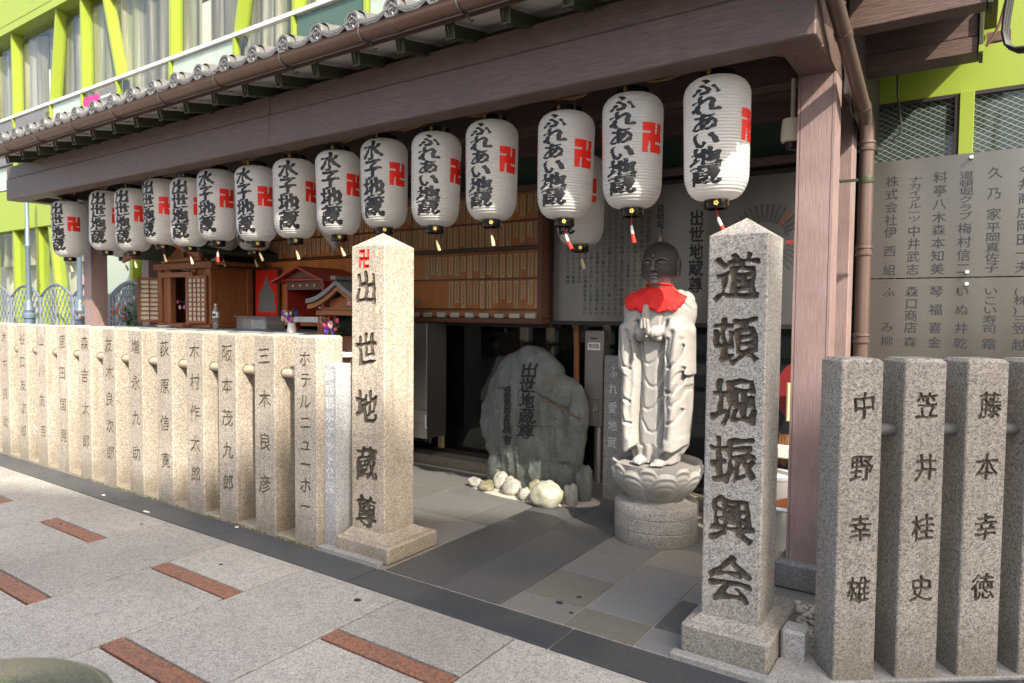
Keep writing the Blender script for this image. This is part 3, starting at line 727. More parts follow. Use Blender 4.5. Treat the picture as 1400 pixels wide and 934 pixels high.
# posts (slight edge beads like the photograph's profiled corners)
for x0, nm in ((-8.79-.185, 'post'), (-.827, 'post')):
    m_ = MB()
    x1 = x0+.185; y0, y1 = 3.93, 4.115; e = .012; r_ = .005
    poly = [(x0, y0), (x0+e, y0), (x0+e, y0+r_), (x0+e+.004, y0+r_), (x0+e+.004, y0), (x1-e-.004, y0), (x1-e-.004, y0+r_), (x1-e, y0+r_), (x1-e, y0), (x1, y0), (x1, y1), (x0, y1)]
    m_.prism(poly[::-1], 'z', .145, 2.771); m_.build('post', M['paint_z'], pav, recalc=True)
    pbox('post_base', M['gr_plinth'], x0-.045, x1+.045, y0-.06, y1+.06, 0, .147, .012)
for x0 in (-8.975, -.827):
    pbox('post', M['paint_z'], x0+.01, x0+.175, 4.62, 4.79, 0, 2.9)
# main front beam, two boards with a joint and an open butt joint
for a, b in ((-9.63, -4.612), (-4.608, Xb)):
    pbox('beam', M['paint_x'], a, b, 3.375, 3.55, 2.771, 3.018, .008)
    pbox('beam_board', M['paint_x'], a+.001, b-.001, 3.383, 3.55, 3.02, 3.165, .005)
pbox('beam', M['paint_x'], -9.6, -9.42, 3.551, 5.3, 2.775, 3.16, .006)
pbox('beam', M['paint_y'], -.828, Xb, 3.552, 5.25, 2.771, 3.12, .008)       # cross beam over the post
pbox('beam', M['paint_y'], -8.975, -8.79, 3.552, 5.25, 2.774, 3.12, .008)
for y, z, h in ((4.28, 2.86, .22), (4.78, 2.955, .22)):
    pbox('beam', M['paint_x'], -8.78, -.83, y, y+.12, z, z+h, .005)
pbox('beam', M['paint_x'], -9.1, -.66, 5.02, 5.14, 2.86, 3.1, .005)
pbox('rail', M['paint_x'], -9.0, -1.0, 4.98, 5.02, 2.545, 2.60, .004)       # rail over the name boards
m_ = MB(); m_.box(-.80, -.755, 3.371, 3.377, 2.96, 2.975); m_.build('red_sticker', M['ink_red'], pav)
# ceiling
m_ = MB(); m_.hexa([(-9.4, 3.09, 3.202), (-.3, 3.09, 3.202), (-.3, 5.32, 3.72), (-9.4, 5.32, 3.72), (-9.4, 3.09, 3.212), (-.3, 3.09, 3.212), (-.3, 5.32, 3.75), (-9.4, 5.32, 3.75)])
m_.build('roof_deck', M['ceiling'], pav)
m_ = MB(); m_.hexa([(-9.4, 3.10, 3.188), (-.3, 3.10, 3.188), (-.3, 3.6, 3.290), (-9.4, 3.6, 3.290), (-9.4, 3.10, 3.198), (-.3, 3.10, 3.198), (-.3, 3.6, 3.300), (-9.4, 3.6, 3.300)]); m_.build('soffit', M['soffit'], pav)
m_ = MB(); m_.hexa([(-9.3, 3.05, 3.225), (-.25, 3.05, 3.225), (-.25, 5.32, 3.78), (-9.3, 5.32, 3.78), (-9.3, 3.05, 3.262), (-.25, 3.05, 3.262), (-.25, 5.32, 3.84), (-9.3, 5.32, 3.84)])
m_.build('roof_bed', M['rooftile_d'], pav)
# rafters with metal end caps
xr = [-1.81-.396*k for k in range(-4, 20)]
raf = MB(); raf.hexa([(-.025, .0, -.04), (.025, .0, -.04), (.025, .46, -.03), (-.025, .46, -.03), (-.025, 0, .035), (.025, 0, .035), (.025, .46, .035), (-.025, .46, .035)])
raf_me = raf.mesh('rafter', M['bronze'])
cap = MB(); cap.box(-.034, .034, -.006, .0, -.048, .042, ch=.002)
cap2 = MB(); 
for (a, b, c, d) in ((-.034, -.024, -.048, .042), (.024, .034, -.048, .042), (-.024, .024, -.048, -.038), (-.024, .024, .032, .042)): cap2.box(a, b, -.02, -.006, c, d)
cap_me = cap2.mesh('rafter_cap', M['bronze'])
for x in xr:
    if x < -9.2 or x > -.3: continue
    r_ = link('rafter', raf_me, pav, (x+4.9, 3.165-4.2, 3.145), (R(10), 0, 0)); link('rafter_cap', cap_me, r_)
# gutter with hooks
m_ = MB(); sec = []; GYc, GZc = 3.042, 3.229
for k in range(15):
    a = math.pi*(1+k/14.); sec.append((GYc+.056*math.cos(a), GZc+.056*math.sin(a)))
sec += [(GYc+.062, GZc+.006), (GYc+.051, GZc+.006)]
for k in range(15):
    a = math.pi*(2-k/14.); sec.append((GYc+.050*math.cos(a), GZc+.050*math.sin(a)))
sec += [(GYc-.051, GZc+.006), (GYc-.062, GZc+.006)]
for a, b in ((-9.35, -6.3), (-6.3, -2.91), (-2.91, -.24)):
    m_ = MB(); m_.prism(sec, 'x', a, b-.001); m_.build('gutter', M['copper'], pav, 40)
    m2 = MB(); s2 = [(GYc+(p[0]-GYc)*1.05, GZc+(p[1]-GZc)*1.05) for p in sec]; m2.prism(s2, 'x', b-.05, b+.0); m2.build('gutter_sleeve', M['copper'], pav, 40)
m_ = MB(); m_.box(-9.3, -.24, 3.101, 3.112, 3.165, 3.262); m_.build('fascia_board', M['copper'], pav)
hk = MB(); pts = [(0, 3.18-3.1, .055), (0, .02, .06), (0, -.055, .035)]+[(0, .064*math.cos(math.pi*(1+k/8)), .064*math.sin(math.pi*(1+k/8))) for k in range(1, 7)]+[(0, .05, -.07), (.0, .075, -.085), (0, .1, -.07)]
hk.tube(pts, .0055, 6); hk_me = hk.mesh('gutter_hook', M['hook'], 40)
for k in range(12):
    x = -8.585+.770*k
    if x < -.3: link('gutter_hook', hk_me, pav, (x+4.9, 3.042-4.2, 3.229))
# eave tiles: round cap with relief, curved pan tile with patterned front
def relief_disc():
    m_ = MB(); n = 40
    prof = [(.0, -.012), (.0105, -.014), (.013, -.004), (.019, -.004), (.021, -.012), (.026, -.012), (.028, -.003), (.044, -.002), (.046, -.014), (.062, -.016), (.066, -.008), (.068, .0), (.068, .045)]
    vs = []; fs = []
    for r_, y in prof:
        for k in range(n):
            a = 2*math.pi*k/n; yy = y
            if .028 <= r_ < .046: yy = y-.012*max(0, math.sin(a*9))**2*(1 if r_ < .04 else .8)
            vs.append((r_*math.cos(a), yy, r_*math.sin(a)))
    for j in range(len(prof)-1):
        for k in range(n): fs.append((j*n+k, j*n+(k+1) % n, (j+1)*n+(k+1) % n, (j+1)*n+k))
    m_.add(vs, fs)
    # nine small beads
    for k in range(9):
        a = 2*math.pi*(k+.5)/9; cx, cz = .0365*math.cos(a), .0365*math.sin(a)
        m_.add([(cx-.004, -.004, cz-.004), (cx+.004, -.004, cz-.004), (cx+.004, -.004, cz+.004), (cx-.004, -.004, cz+.004), (cx, -.013, cz)], [(0, 1, 4), (1, 2, 4), (2, 3, 4), (3, 0, 4)])
    return m_
cap_disc = relief_disc()
cap_tile_me = cap_disc.mesh('round_tile', M['rooftile'], 35)
cov = MB(); n = 12
def half(r_, y0, y1, z0, z1):
    vs = []
    for (y, z) in ((y0, z0), (y1, z1)):
        for k in range(n+1):
            a = math.pi*k/n; vs.append((r_*math.cos(a), y, z+r_*math.sin(a)))
    return vs, [(k, k+1, n+1+k+1, n+1+k) for k in range(n)]
tl = math.tan(R(14))
for j in range(8):
    y0 = .045+j*.28; y1 = y0+.28
    vs, fs = half(.066, y0, y1, y0*tl+.004, y1*tl); cov.add(vs, fs)
    vs, fs = half(.071, y0, y0+.02, y0*tl+.004, (y0+.02)*tl+.004); cov.add(vs, fs)
cov_me = cov.mesh('cover_tiles', M['rooftile'], 35)
pan = MB(); W = .346
def panz(u): return -.032+.05*abs(u*2-1)**2.0+ (.01 if u > .97 else 0)
nu = 16
for j in range(8):
    y0 = -.012+j*.28; y1 = y0+.30
    pan.grid(lambda u, v: ((u-.0)*W*.92+.015, y0+(y1-y0)*v, panz(u)+(y0+(y1-y0)*v)*tl+(.012*(1-v))), nu, 1)
# patterned front lip: a hanging crescent with raised scrolls
lip = [(u/nu*W*.92+.015, panz(u/nu)+.012) for u in range(nu+1)]
low = [(x, z-.018-.022*math.sin(math.pi*i/nu)) for i, (x, z) in enumerate(lip)]
vs = [(x, -.014, z) for x, z in lip]+[(x, -.014, z) for x, z in low]+[(x, .012, z) for x, z in low]+[(x, .012, z) for x, z in lip]
fs = [(i, i+1, nu+1+i+1, nu+1+i) for i in range(nu)]+[(nu+1+i, nu+2+i, 2*nu+3+i, 2*nu+2+i) for i in range(nu)]
pan.add(vs, fs)
for i in range(2, nu-1):
    x = (lip[i][0]+low[i][0])/2; z = (lip[i][1]+low[i][1])/2; pan.tube([(x+.006*math.cos(a*1.05), -.0165, z+.0065*math.sin(a*1.05)*(1 if i % 2 else -1)) for a in range(5)], .0022, 5)
pan_me = pan.mesh('pan_tile', M['rooftile'], 35)
t0x = -8.450
for k in range(-3, 25):
    x = t0x+.342*k
    if x < -9.35 or x > -.3: continue
    p = (x+4.9, 3.056-4.2, 3.325)
    rt = link('round_tile', cap_tile_me, pav, p); link('cover_tiles', cov_me, rt)
    if x+.33 < -.25: link('pan_tile', pan_me, pav, p)
m_ = MB()
for k in range(-3, 24): 
    x = t0x+.342*k+.17
    if -9.3 < x < -.4: m_.tube([(x+.1, 3.15, 3.36), (x+.1, 3.15, 3.395), (x+.08, 3.15, 3.405)], .004, 5)
m_.build('copper_tile_ties', M['orange'], pav)
# wires and cords under the beam
m_ = MB()
pts = []
for k in range(90):
    x = -8.9+8.1*k/89; pts.append((x, 3.60+.012*math.sin(k*1.7), 2.80+.02*math.sin(k*.9)+.012*math.sin(k*2.3)))
m_.tube(pts, .005, 5)
pts = [(p[0]+.03, p[1]+.01*math.sin(i*2.1), p[2]+.012*math.cos(i*1.3)) for i, p in enumerate(pts)]; m_.tube(pts, .004, 5)
tag(m_.build('lantern_cord', M['rope']), 'long brown twisted cord running behind the front beam above the lanterns', 'cord')

# ------------------------------------------------------------------ paper lanterns
def lan_r(t):     # t 0 bottom .. 1 top
    a = .086; b_ = .176
    e = min(1, t/.22); f_ = min(1, (1-t)/.16)
    r_ = a+(b_-a)*math.sqrt(max(0, 1-(1-e)**2.2))*1.0 if t < .22 else (a+(b_-a)*math.sqrt(max(0, 1-(1-f_)**2.2)) if t > .84 else b_)
    return r_*(.962+.05*t)
zb0, zt0 = .052, .692; HB = zt0-zb0; NR = 38
def lan_surf(ang_, z, off=0):
    t = (z-zb0)/HB; r_ = lan_r(min(1, max(0, t))); ph = (t*NR) % 1
    r_ += -.0055*(1-math.sin(math.pi*ph))+off
    return (r_*math.sin(ang_), -r_*math.cos(ang_), z)
lb = MB(); NA = 48; prof = []
vs = []; fs = []; NZ = NR*4
for j in range(NZ+1):
    z = zb0+HB*j/NZ
    for k in range(NA): vs.append(lan_surf(2*math.pi*k/NA, z))
for j in range(NZ):
    for k in range(NA): fs.append((j*NA+k, j*NA+(k+1) % NA, (j+1)*NA+(k+1) % NA, (j+1)*NA+k))
lb.add(vs, fs); lan_body = lb.mesh('paper_shade', M['paper'], True)
m_ = MB()
m_.lathe([(.085, zt0-.004), (.092, zt0), (.092, zt0+.034), (.086, zt0+.038), (.07, zt0+.038), (.068, zt0+.006)], 32, caps=False)
m_.add([(.07*math.cos(2*math.pi*k/24), .07*math.sin(2*math.pi*k/24), zt0+.008) for k in range(24)], [tuple(range(24))])
lan_top = m_.mesh('top_ring', M['black'], 35)
m_ = MB(); m_.lathe([(.05, .046), (.058, .05), (.064, .048), (.064, .006), (.06, 0), (.05, 0)], 32, caps=False)
m_.add([(.055*math.cos(2*math.pi*k/24), .055*math.sin(2*math.pi*k/24), .03) for k in range(24)], [tuple(range(24))])
lan_bot = m_.mesh('bottom_ring', M['black'], 35)
def flower(r_, z, R_):
    m_ = MB()
    for k in range(5):
        a = 2*math.pi*k/5+.3; cx, cz = .0085*math.sin(a), .0085*math.cos(a)
        vs = [(cx+.0055*math.cos(b*math.pi/4), -R_-.002, z+cz+.0055*math.sin(b*math.pi/4)) for b in range(8)]; m_.add(vs, [tuple(range(8))])
    return m_
lan_fl_t = flower(0, zt0+.02, .092).mesh('gold_crest', M['gold']); lan_fl_b = flower(0, .026, .064).mesh('gold_crest', M['gold'])
m_ = MB(); m_.tube([(-.05, 0, zt0+.03), (-.05, 0, zt0+.07), (0, 0, zt0+.085), (.05, 0, zt0+.07), (.05, 0, zt0+.03)], .0025, 5); m_.tube([(0, 0, zt0+.083), (.004, -.02, zt0+.14)], .003, 5)
lan_wire = m_.mesh('hanging_wire', M['hook'])
def text_mesh(txt, seed):
    n = len(txt); z1, z0 = .655, .115; st = (z1-z0)/n; m_ = MB()
    items = [(c, 0, z1-st*(k+.5), .182 if c in '地蔵出世' else .162, st*(1.14 if c in '地蔵' else 1.1)) for k, c in enumerate(txt)]
    flat_text(m_, items, lambda u, v: lan_surf(u/.175, v, .0016), .0085, .042, 0, seed, .09, .02)
    return m_.mesh('lettering', M['ink'], True)
T = {k: text_mesh(k, i+3) for i, k in enumerate(('ふれあい地蔵', '水子地蔵', '出世地蔵'))}
m_ = MB(); flat_text(m_, [('卍', 0, .42, .135, .165)], lambda u, v: lan_surf(u/.175, v, .0016), .0085)
lan_manji = m_.mesh('temple_mark', M['ink_red'], True)
def tassel(kind):
    m_ = MB(); m_.tube([(0, 0, .03), (0, 0, -.005)], .0018, 5, 1)
    m_.tube([(.006*math.cos(a*.9), .006*math.sin(a*.9)*.2, -.012+.0065*math.sin(a*.9)) for a in range(8)], .002, 5, 1)
    if kind == 'wood':
        m_.tube([(0, 0, -.02), (.003, 0, -.05)], .0015, 5, 1)
        m_.tube([(.003, 0, -.05), (.006, 0, -.065), (.012, 0, -.10), (.016, 0, -.125)], [.006, .009, .012, .012], 8, 0)
        return m_.mesh('tassel', [M['tagwood'], M['redcord']])
    m_.tube([(0, 0, -.02), (.004, 0, -.05)], .003, 5, 1)
    m_.tube([(.004, 0, -.05), (.006, 0, -.065), (.014, 0, -.098)], [.006, .009, .009], 8, 0)
    m_.tube([(.014, 0, -.098), (.018, 0, -.115), (.028, 0, -.15)], [.009, .011, .013], 8, 1)
    return m_.mesh('tassel', [M['whitecord'], M['redcord']])
TW, TR = tassel('wood'), tassel('red')
LN = [  # x, text offset, mark offset, text key, tassel, z
 (-1.185, -.35, 88, 0, TR, 0.006), (-1.68, -.37, 62, 0, TR, .0), (-2.135, -.45, 66, 0, TR, -.03), (-2.695, -.46, 66, 0, TW, .0), (-3.186, -.33, 75, 0, TW, -.01),
 (-3.68, -.5, 64, 1, TW, 0.01), (-4.175, -.37, 64, 1, TW, -.015), (-4.709, -.34, 70, 1, TW, -.015), (-5.222, -.6, 62, 1, TW, -.015), (-5.813, -.6, 64, 1, TR, .02),
 (-6.284, -.55, 66, 2, TW, -.01), (-6.767, -.8, 64, 2, TW, .03), (-7.323, -.65, 64, 2, TW, -.01), (-7.915, -.55, 70, 2, None, .02), (-8.786, -.7, 62, 2, TW, -.02)]
keys = ['ふれあい地蔵', '水子地蔵', '出世地蔵']
desc = ['six flowing characters', 'four characters beginning with water', 'four characters beginning with double peaks']
base_l = [None]
def lantern(x, y, z, toff, moff, key, tas, label, group, face=None):
    va = math.degrees(math.atan2(-x, y)); ta = va+math.degrees(math.asin(toff)) if face is None else face
    t_ = thing('paper_lantern', label, 'paper lantern', (x, y, z), group, 0); t_.rotation_euler = (random.uniform(-.025, .025), random.uniform(-.03, .03), 0)
    s = .355/.352
    link('paper_shade', lan_body, t_); link('top_ring', lan_top, t_); link('bottom_ring', lan_bot, t_); link('hanging_wire', lan_wire, t_)
    link('lettering', T[keys[key]], t_, rot=(0, 0, R(ta))); link('temple_mark', lan_manji, t_, rot=(0, 0, R(ta+moff))); link('temple_mark', lan_manji, t_, rot=(0, 0, R(ta-moff-20)))
    link('gold_crest', lan_fl_t, t_, rot=(0, 0, R(ta-6))); link('gold_crest', lan_fl_b, t_, rot=(0, 0, R(va))); link('gold_crest', lan_fl_b, t_, rot=(0, 0, R(va+72)))
    if tas: link('tassel', tas, t_, rot=(random.uniform(-.15, .15), random.uniform(-.2, .1), random.uniform(0, 1)))
    return t_
for i, (x, to, mo, k, ta, dz) in enumerate(LN):
    where = 'nearest to the right-hand purple post' if i == 0 else ('leftmost of the front row' if i == 14 else f'{ORD[i]} from right in front row')
    lantern(x, 3.7, 2.06+dz, to, mo, k, ta, f'white paper lantern with {desc[k]}, {where}', 'white paper lanterns in the front row')
for i, (x, z, k, lb_) in enumerate(((-2.41, 1.94, 0, 'white paper lantern hung in the back row before the steel board'), (-6.30, 2.07, 1, 'white paper lantern in the back row above the red framed picture'), (-6.87, 2.09, 2, 'white paper lantern in the back row over the wooden shrine roof'), (-9.0, 2.10, 2, 'white paper lantern in the back row behind the left purple post'))):
    lantern(x, 4.42, z, -.7, 62, k, TW, lb_, 'white paper lanterns in the back row')

# ------------------------------------------------------------------ downpipe, right-hand wing, camera dome, cables
t_ = thing('downpipe', 'brown copper rain pipe bending down beside the purple post', 'rain pipe', (-.52, 4.25, 0))
def pipe(pts, r_): m_ = MB(); m_.tube(pts, r_, 20); m_.build('pipe', M['pipe'], t_, 30)
rP = .0375
A = Vector((-.60, 3.08, 3.10)); B = Vector((-.54, 4.22, 2.60))
d_ = (B-A).normalized()
pipe([(-.6, 3.04, 3.20), (-.6, 3.045, 3.15), tuple(A), tuple(A+d_*.1)], rP); pipe([tuple(A+d_*.1), tuple(B-d_*.06)], rP)
pipe([tuple(B-d_*.06), tuple(B), (-.535, 4.262, 2.56), (-.532, 4.275, 2.50), (-.53, 4.275, 2.44)], rP)
pipe([(-.53, 4.275, 2.44), (-.53, 4.275, .0)], rP)
for q, dq in ((A+d_*.1, d_), (A+d_*.62, d_), (B-d_*.06, d_)):
    m_ = MB(); m_.tube([tuple(q-dq*.018), tuple(q+dq*.018)], rP+.0045, 20); m_.build('sleeve', M['pipe'], t_, 30)
for z in (2.44, 1.86, 1.37, .6):
    m_ = MB(); m_.lathe([(rP, z-.03), (rP+.006, z-.028), (rP+.007, z-.018), (rP+.002, z-.014), (rP+.002, z+.008), (rP+.007, z+.012), (rP+.006, z+.024), (rP, z+.026)], 22, (-.53, 4.275)); m_.build('sleeve', M['pipe'], t_, 40)
m_ = MB(); m_.lathe([(rP+.004, 2.232), (rP+.005, 2.238), (rP+.005, 2.262), (rP+.004, 2.268)], 22, (-.53, 4.275)); m_.box(-.66, -.565, 4.235, 4.25, 2.243, 2.257); m_.tube([(-.655, 4.15, 2.235), (-.655, 4.15, 2.275)], .008, 8); m_.box(-.66, -.65, 4.11, 4.25, 2.245, 2.255)
m_.build('bracket', M['bronze'], t_, 40)
wing = thing('roof_wing', 'dark mauve timber roof wing over the steel name board at the right', 'roof wing', (-.3, 4.6, 2.9))
def wbox(name, mat, *a, ch=.005): m_ = MB(); m_.box(*a, ch=ch); m_.build(name, mat, wing)
wbox('beam', M['paint_x'], -.60, -.035, 4.60, 4.78, 2.955, 3.045); wbox('beam', M['paint_x'], -.60, -.035, 4.612, 4.78, 3.048, 3.30)
wbox('beam', M['paint_x'], -.60, .0, 3.98, 4.1, 2.985, 3.3)
wbox('end_cap', M['bronze'], -.034, -.014, 4.58, 4.79, 2.95, 3.20, ch=.002); wbox('end_cap', M['lime_dk'], -.0345, -.0135, 4.575, 4.6, 2.948, 2.985, ch=.001); wbox('end_cap', M['bronze'], .0, .02, 3.96, 4.12, 2.975, 3.3, ch=.002)
wbox('deck', M['ceiling'], -.63, .05, 3.9, 5.29, 3.302, 3.34)
wbox('panel', M['concrete'], -.635, -.60, 4.12, 5.29, 2.70, 3.30, ch=.003); wbox('panel', M['steel_dark'], -.60, -.588, 4.10, 5.29, 2.6, 3.30, ch=.002)
t_ = thing('dome_camera', 'cream dome security camera half hidden behind the purple post', 'security camera', (-.90, 4.15, 2.5))
m_ = MB(); m_.lathe([(.02, .12), (.055, .11), (.06, .06), (.062, .0), (.058, -.015), (.05, -.02)], 24, caps=True); o = m_.build('housing', M['cream'], None, 40, world=False); o.parent = t_
m_ = MB(); m_.lathe([(.046, -.02), (.042, -.045), (.028, -.065), (.0, -.072)], 20, caps=False); o = m_.build('dome', M['black'], None, True, world=False); o.parent = t_
m_ = MB(); m_.tube([(0, 0, .11), (0, .0, .34)], .012, 8); o = m_.build('stalk', M['cream'], None, 40, world=False); o.parent = t_
m_ = MB()
pts = [(.13-.03*math.sin(k*.35), 4.0, 3.15-.048*k+.0) for k in range(6)]
pts = [(.085, 4.0, 3.1), (.075, 4.0, 2.99), (.067, 4, 2.92), (.062, 4.0, 2.84), (.075, 4, 2.78), (.11, 4, 2.755), (.16, 4, 2.75), (.3, 4, 2.75)]
for dy in (0, .018, .036): m_.tube([(p[0]+dy*.5, p[1]+dy, p[2]-dy*.3) for p in pts], .0085, 8)
tag(m_.build('black_cable', M['ink'], None, 40), 'thick black cable loop hanging at the top right corner', 'cable')
m_ = MB(); m_.tube([(-.475, 5.15, 3.1), (-.47, 5.15, 2.95), (-.45, 5.15, 2.8), (-.44, 5.15, 2.73), (-.455, 5.15, 2.68), (-.50, 5.15, 2.64)], .006, 8)
tag(m_.build('thin_cable', M['steel_dark'], None, 40), 'thin dark cable hanging against the green band beside the rain pipe', 'cable')
m_ = MB(); m_.tube([(.0, 4.6, 2.98), (.03, 4.6, 3.02), (.06, 4.6, 3.1), (.09, 4.6, 3.25)], .008, 8); m_.box(.0, .11, 4.66, 4.7, 3.02, 3.07)
tag(m_.build('grey_cable', M['copper'], None, 40), 'short grey cable rising from the end of the dark roof wing', 'cable')
# ------------------------------------------------------------------ green building behind
GY = 5.32
gb = thing('green_building', 'lime green glazed building behind the shrine with curtained upper windows', 'building', (-6, GY, 0))
def gbox(name, mat, *a, ch=.004, parent=None):
    m_ = MB(); m_.box(*a, ch=ch) if ch else m_.box(*a); return m_.build(name, mat, parent or gb)
gbox('lower_band', M['lime'], -19, 3.0, GY, GY+.3, 2.93, 3.68)
gbox('upper_band', M['lime'], -19, 3.0, GY-.05, GY+.35, 6.52, 6.95)
m_ = MB()
for x in range(-19, 3): m_.box(x, x+.985, GY-.056, GY-.045, 6.66, 7.9)
m_.build('upper_band_panels', M['lime'], gb)
gbox('upper_soffit', M['concrete'], -19, 3, GY+.35, 6.6, 6.55, 6.6)
gbox('lintel_track', M['steel_dark'], -19, 3, 5.66, 5.70, 6.42, 6.54)
gbox('lintel_track', M['alu'], -19, 3, 5.66, 5.7, 6.44, 6.5)
gbox('floor_slab', M['concrete'], -19, 3, GY+.3, 7.2, 3.4, 3.66)
gbox('back_wall', M['cream'], -19, 3, 7.2, 7.3, 0, 7.5)
gbox('handrail', M['alu'], -19, 3, GY-.02, GY+.05, 4.975, 5.03)
gbox('handrail', M['alu'], -19, 3, GY-.01, GY+.04, 3.70, 3.74)
# curtains: real folds
def curtain_mesh(x0, x1, z0, z1, y, seed):
    rs = random.Random(seed); n = int((x1-x0)/.03); ph = [rs.uniform(0, 6) for _ in range(4)]
    m_ = MB()
    m_.grid(lambda u, v: (x0+(x1-x0)*u, y+.035*math.sin(u*n*.55+ph[0]+.5*math.sin(u*n*.13))*(1-.25*v)+.02*math.sin(u*n*.21+ph[1]), z0+(z1-z0)*v+.02*v*math.sin(u*n*.11+ph[2])), n*2, 6)
    return m_
for i in range(9):
    xa = -18.5+2.4*i
    curtain_mesh(xa, xa+2.3, 3.75, 6.40, 5.54, i).build('curtain', M['curtain'], gb, True)
fins = [(-16.0, 0), (-14.83, 0), (-13.28, .28), (-12.13, 0), (-11.0, -.45), (-9.5, .02), (-7.98, .35), (-6.82, 0), (-5.6, -.4), (-4.4, 0), (-3.2, .3), (-2.0, 0), (-.8, 0)]
for x, dx in fins:
    m_ = MB(); z0, z1 = 5.03, 6.535; w_ = .06
    m_.hexa([(x, GY, z0), (x+w_, GY, z0), (x+w_, GY+.17, z0), (x, GY+.17, z0), (x+dx, GY, z1), (x+dx+w_, GY, z1), (x+dx+w_, GY+.17, z1), (x+dx, GY+.17, z1)])
    f_ = m_.build('fin', M['lime_dk'], gb)
    m_ = MB(); m_.box(x-.004, x+w_*.7, GY-.012, GY+.07, 3.69, 5.0); m_.build('balustrade_post', M['lime_dk'], gb)
gl = ['glass_frost', 'glass', 'glass_frost', 'glass', 'glass', 'glass_frost', 'glass', 'glass_green', 'glass_frost', 'glass', 'glass_frost', 'glass', 'glass']
for i in range(len(fins)-1):
    a = fins[i][0]+.07; b = fins[i+1][0]-.01
    gbox('balustrade_glass', M[gl[i]], a, b, GY+.02, GY+.03, 3.76, 4.965, ch=0)
    gbox('window_pane', M['glass'], a, b, GY+.13, GY+.14, 5.0, 6.5, ch=0)
# ground floor glazing left of the shrine
for i, (x, dx) in enumerate(((-16.2, 0), (-15.0, .0), (-14.0, .0), (-12.95, -.55), (-11.95, -.22), (-10.72, .0), (-10.25, .0), (-9.62, 0.0))):
    m_ = MB(); w_ = .09; m_.hexa([(x, GY+.02, 0), (x+w_, GY+.02, 0), (x+w_, GY+.2, 0), (x, GY+.2, 0), (x+dx, GY+.02, 2.93), (x+dx+w_, GY+.02, 2.93), (x+dx+w_, GY+.2, 2.93), (x+dx, GY+.2, 2.93)]); m_.build('mullion', M['lime_dk'], gb)
gbox('window_pane', M['glass'], -19, -12.2, GY+.1, GY+.11, 0, 2.93, ch=0)
gbox('window_pane', M['glass_frost'], -12.05, -10.7, GY+.1, GY+.11, 0, 2.93, ch=0)
gbox('window_pane', M['glass_green'], -9.52, -8.5, GY+.1, GY+.11, 0, 2.93, ch=0)
gbox('window_pane', M['glass'], -10.6, -9.55, GY+.1, GY+.11, 0, 2.93, ch=0)
gbox('blind', M['cream'], -16.5, -13.9, 5.75, 5.77, 0, 2.45); gbox('blind', M['cream'], -13.0, -12.3, 5.75, 5.77, .3, 2.6); gbox('blind', M['cream'], -13.85, -13.1, 5.72, 5.74, .1, 2.5)
gbox('inner_wall', M['soffit'], -19, -8.6, 6.3, 6.35, 0, 3.4)
m_ = MB()
for x in (-15.8, -14.6, -13.3, -12.4): m_.box(x, x+.1, 5.9, 6.0, 0, 3.3)
m_.build('inner_frames', M['lime_dk'], gb)
curtain_mesh(-16.5, -12.2, 2.3, 2.93, 5.6, 4).build('curtain', M['curtain'], gb, True)
gbox('poster', M['pinkpale'], -12.72, -12.5, 5.5, 5.51, 1.2, 2.05); gbox('poster', M['ink_red'], -9.98, -9.9, 5.5, 5.51, 1.9, 2.35); gbox('poster', M['orange'], -10.35, -10.1, 5.52, 5.53, .9, 1.9); gbox('poster', M['lime'], -10.5, -10.2, 5.55, 5.56, 1.8, 2.9)
# sign boards on the balustrade
t_ = thing('hanging_sign', 'pink and grey sign with a white crown and ribbon mark on the upper balustrade', 'sign', (-11.4, GY, 4.4))
def tb(name, mat, *a): m_ = MB(); m_.box(*a); return m_.build(name, mat, t_)
tb('pink_panel', M['magenta'], -11.99, -11.47, GY-.035, GY-.02, 4.2, 4.86); tb('grey_panel', M['signgrey'], -11.468, -10.94, GY-.035, GY-.02, 4.2, 4.9)
m_ = MB(); y = GY-.038
for k, a in enumerate((-50, -25, 0, 25, 50)):
    ca, sa = math.sin(R(a)), math.cos(R(a)); c0 = Vector((-11.73, y, 4.63)); p1 = c0+Vector((ca, 0, sa))*.05; p2 = c0+Vector((ca, 0, sa))*.10; n_ = Vector((sa, 0, -ca))*.006
    m_.add([p1-n_, p1+n_, p2+n_, p2-n_], [(0, 1, 2, 3)])
for s in (1, -1): m_.add([(-11.73, y, 4.5), (-11.73+s*.09, y, 4.58), (-11.73+s*.085, y, 4.44)], [(0, 1, 2)]); m_.add([(-11.73, y, 4.49), (-11.73+s*.03, y, 4.36), (-11.73+s*.06, y, 4.38)], [(0, 1, 2)])
simple_text(m_, [(c, -11.40+.065*k, 4.78, .085, .10) for k, c in enumerate('KARAOKE'[:0])]+[('¥', -11.36, 4.66, .13, .15), ('1', -11.29, 4.66, .13, .15), ('2', -11.23, 4.66, .13, .15), ('0', -11.16, 4.66, .13, .15)], y)
for k in range(6): m_.box(-11.40+k*.055, -11.37+k*.055, y-.001, y, 4.765, 4.80)
m_.box(-11.41, -11.0, y-.001, y, 4.53, 4.535)
m_.build('white_print', M['white'], t_)
t_ = thing('hanging_sign', 'grey balustrade sign with white print at the left edge of the upper floor', 'sign', (-14.2, GY, 4.4))
tb('grey_panel', M['signgrey'], -16.0, -14.78, GY-.035, GY-.02, 4.15, 4.92); tb('grey_panel', M['signgrey'], -14.6, -13.4, GY-.035, GY-.02, 4.15, 4.92)
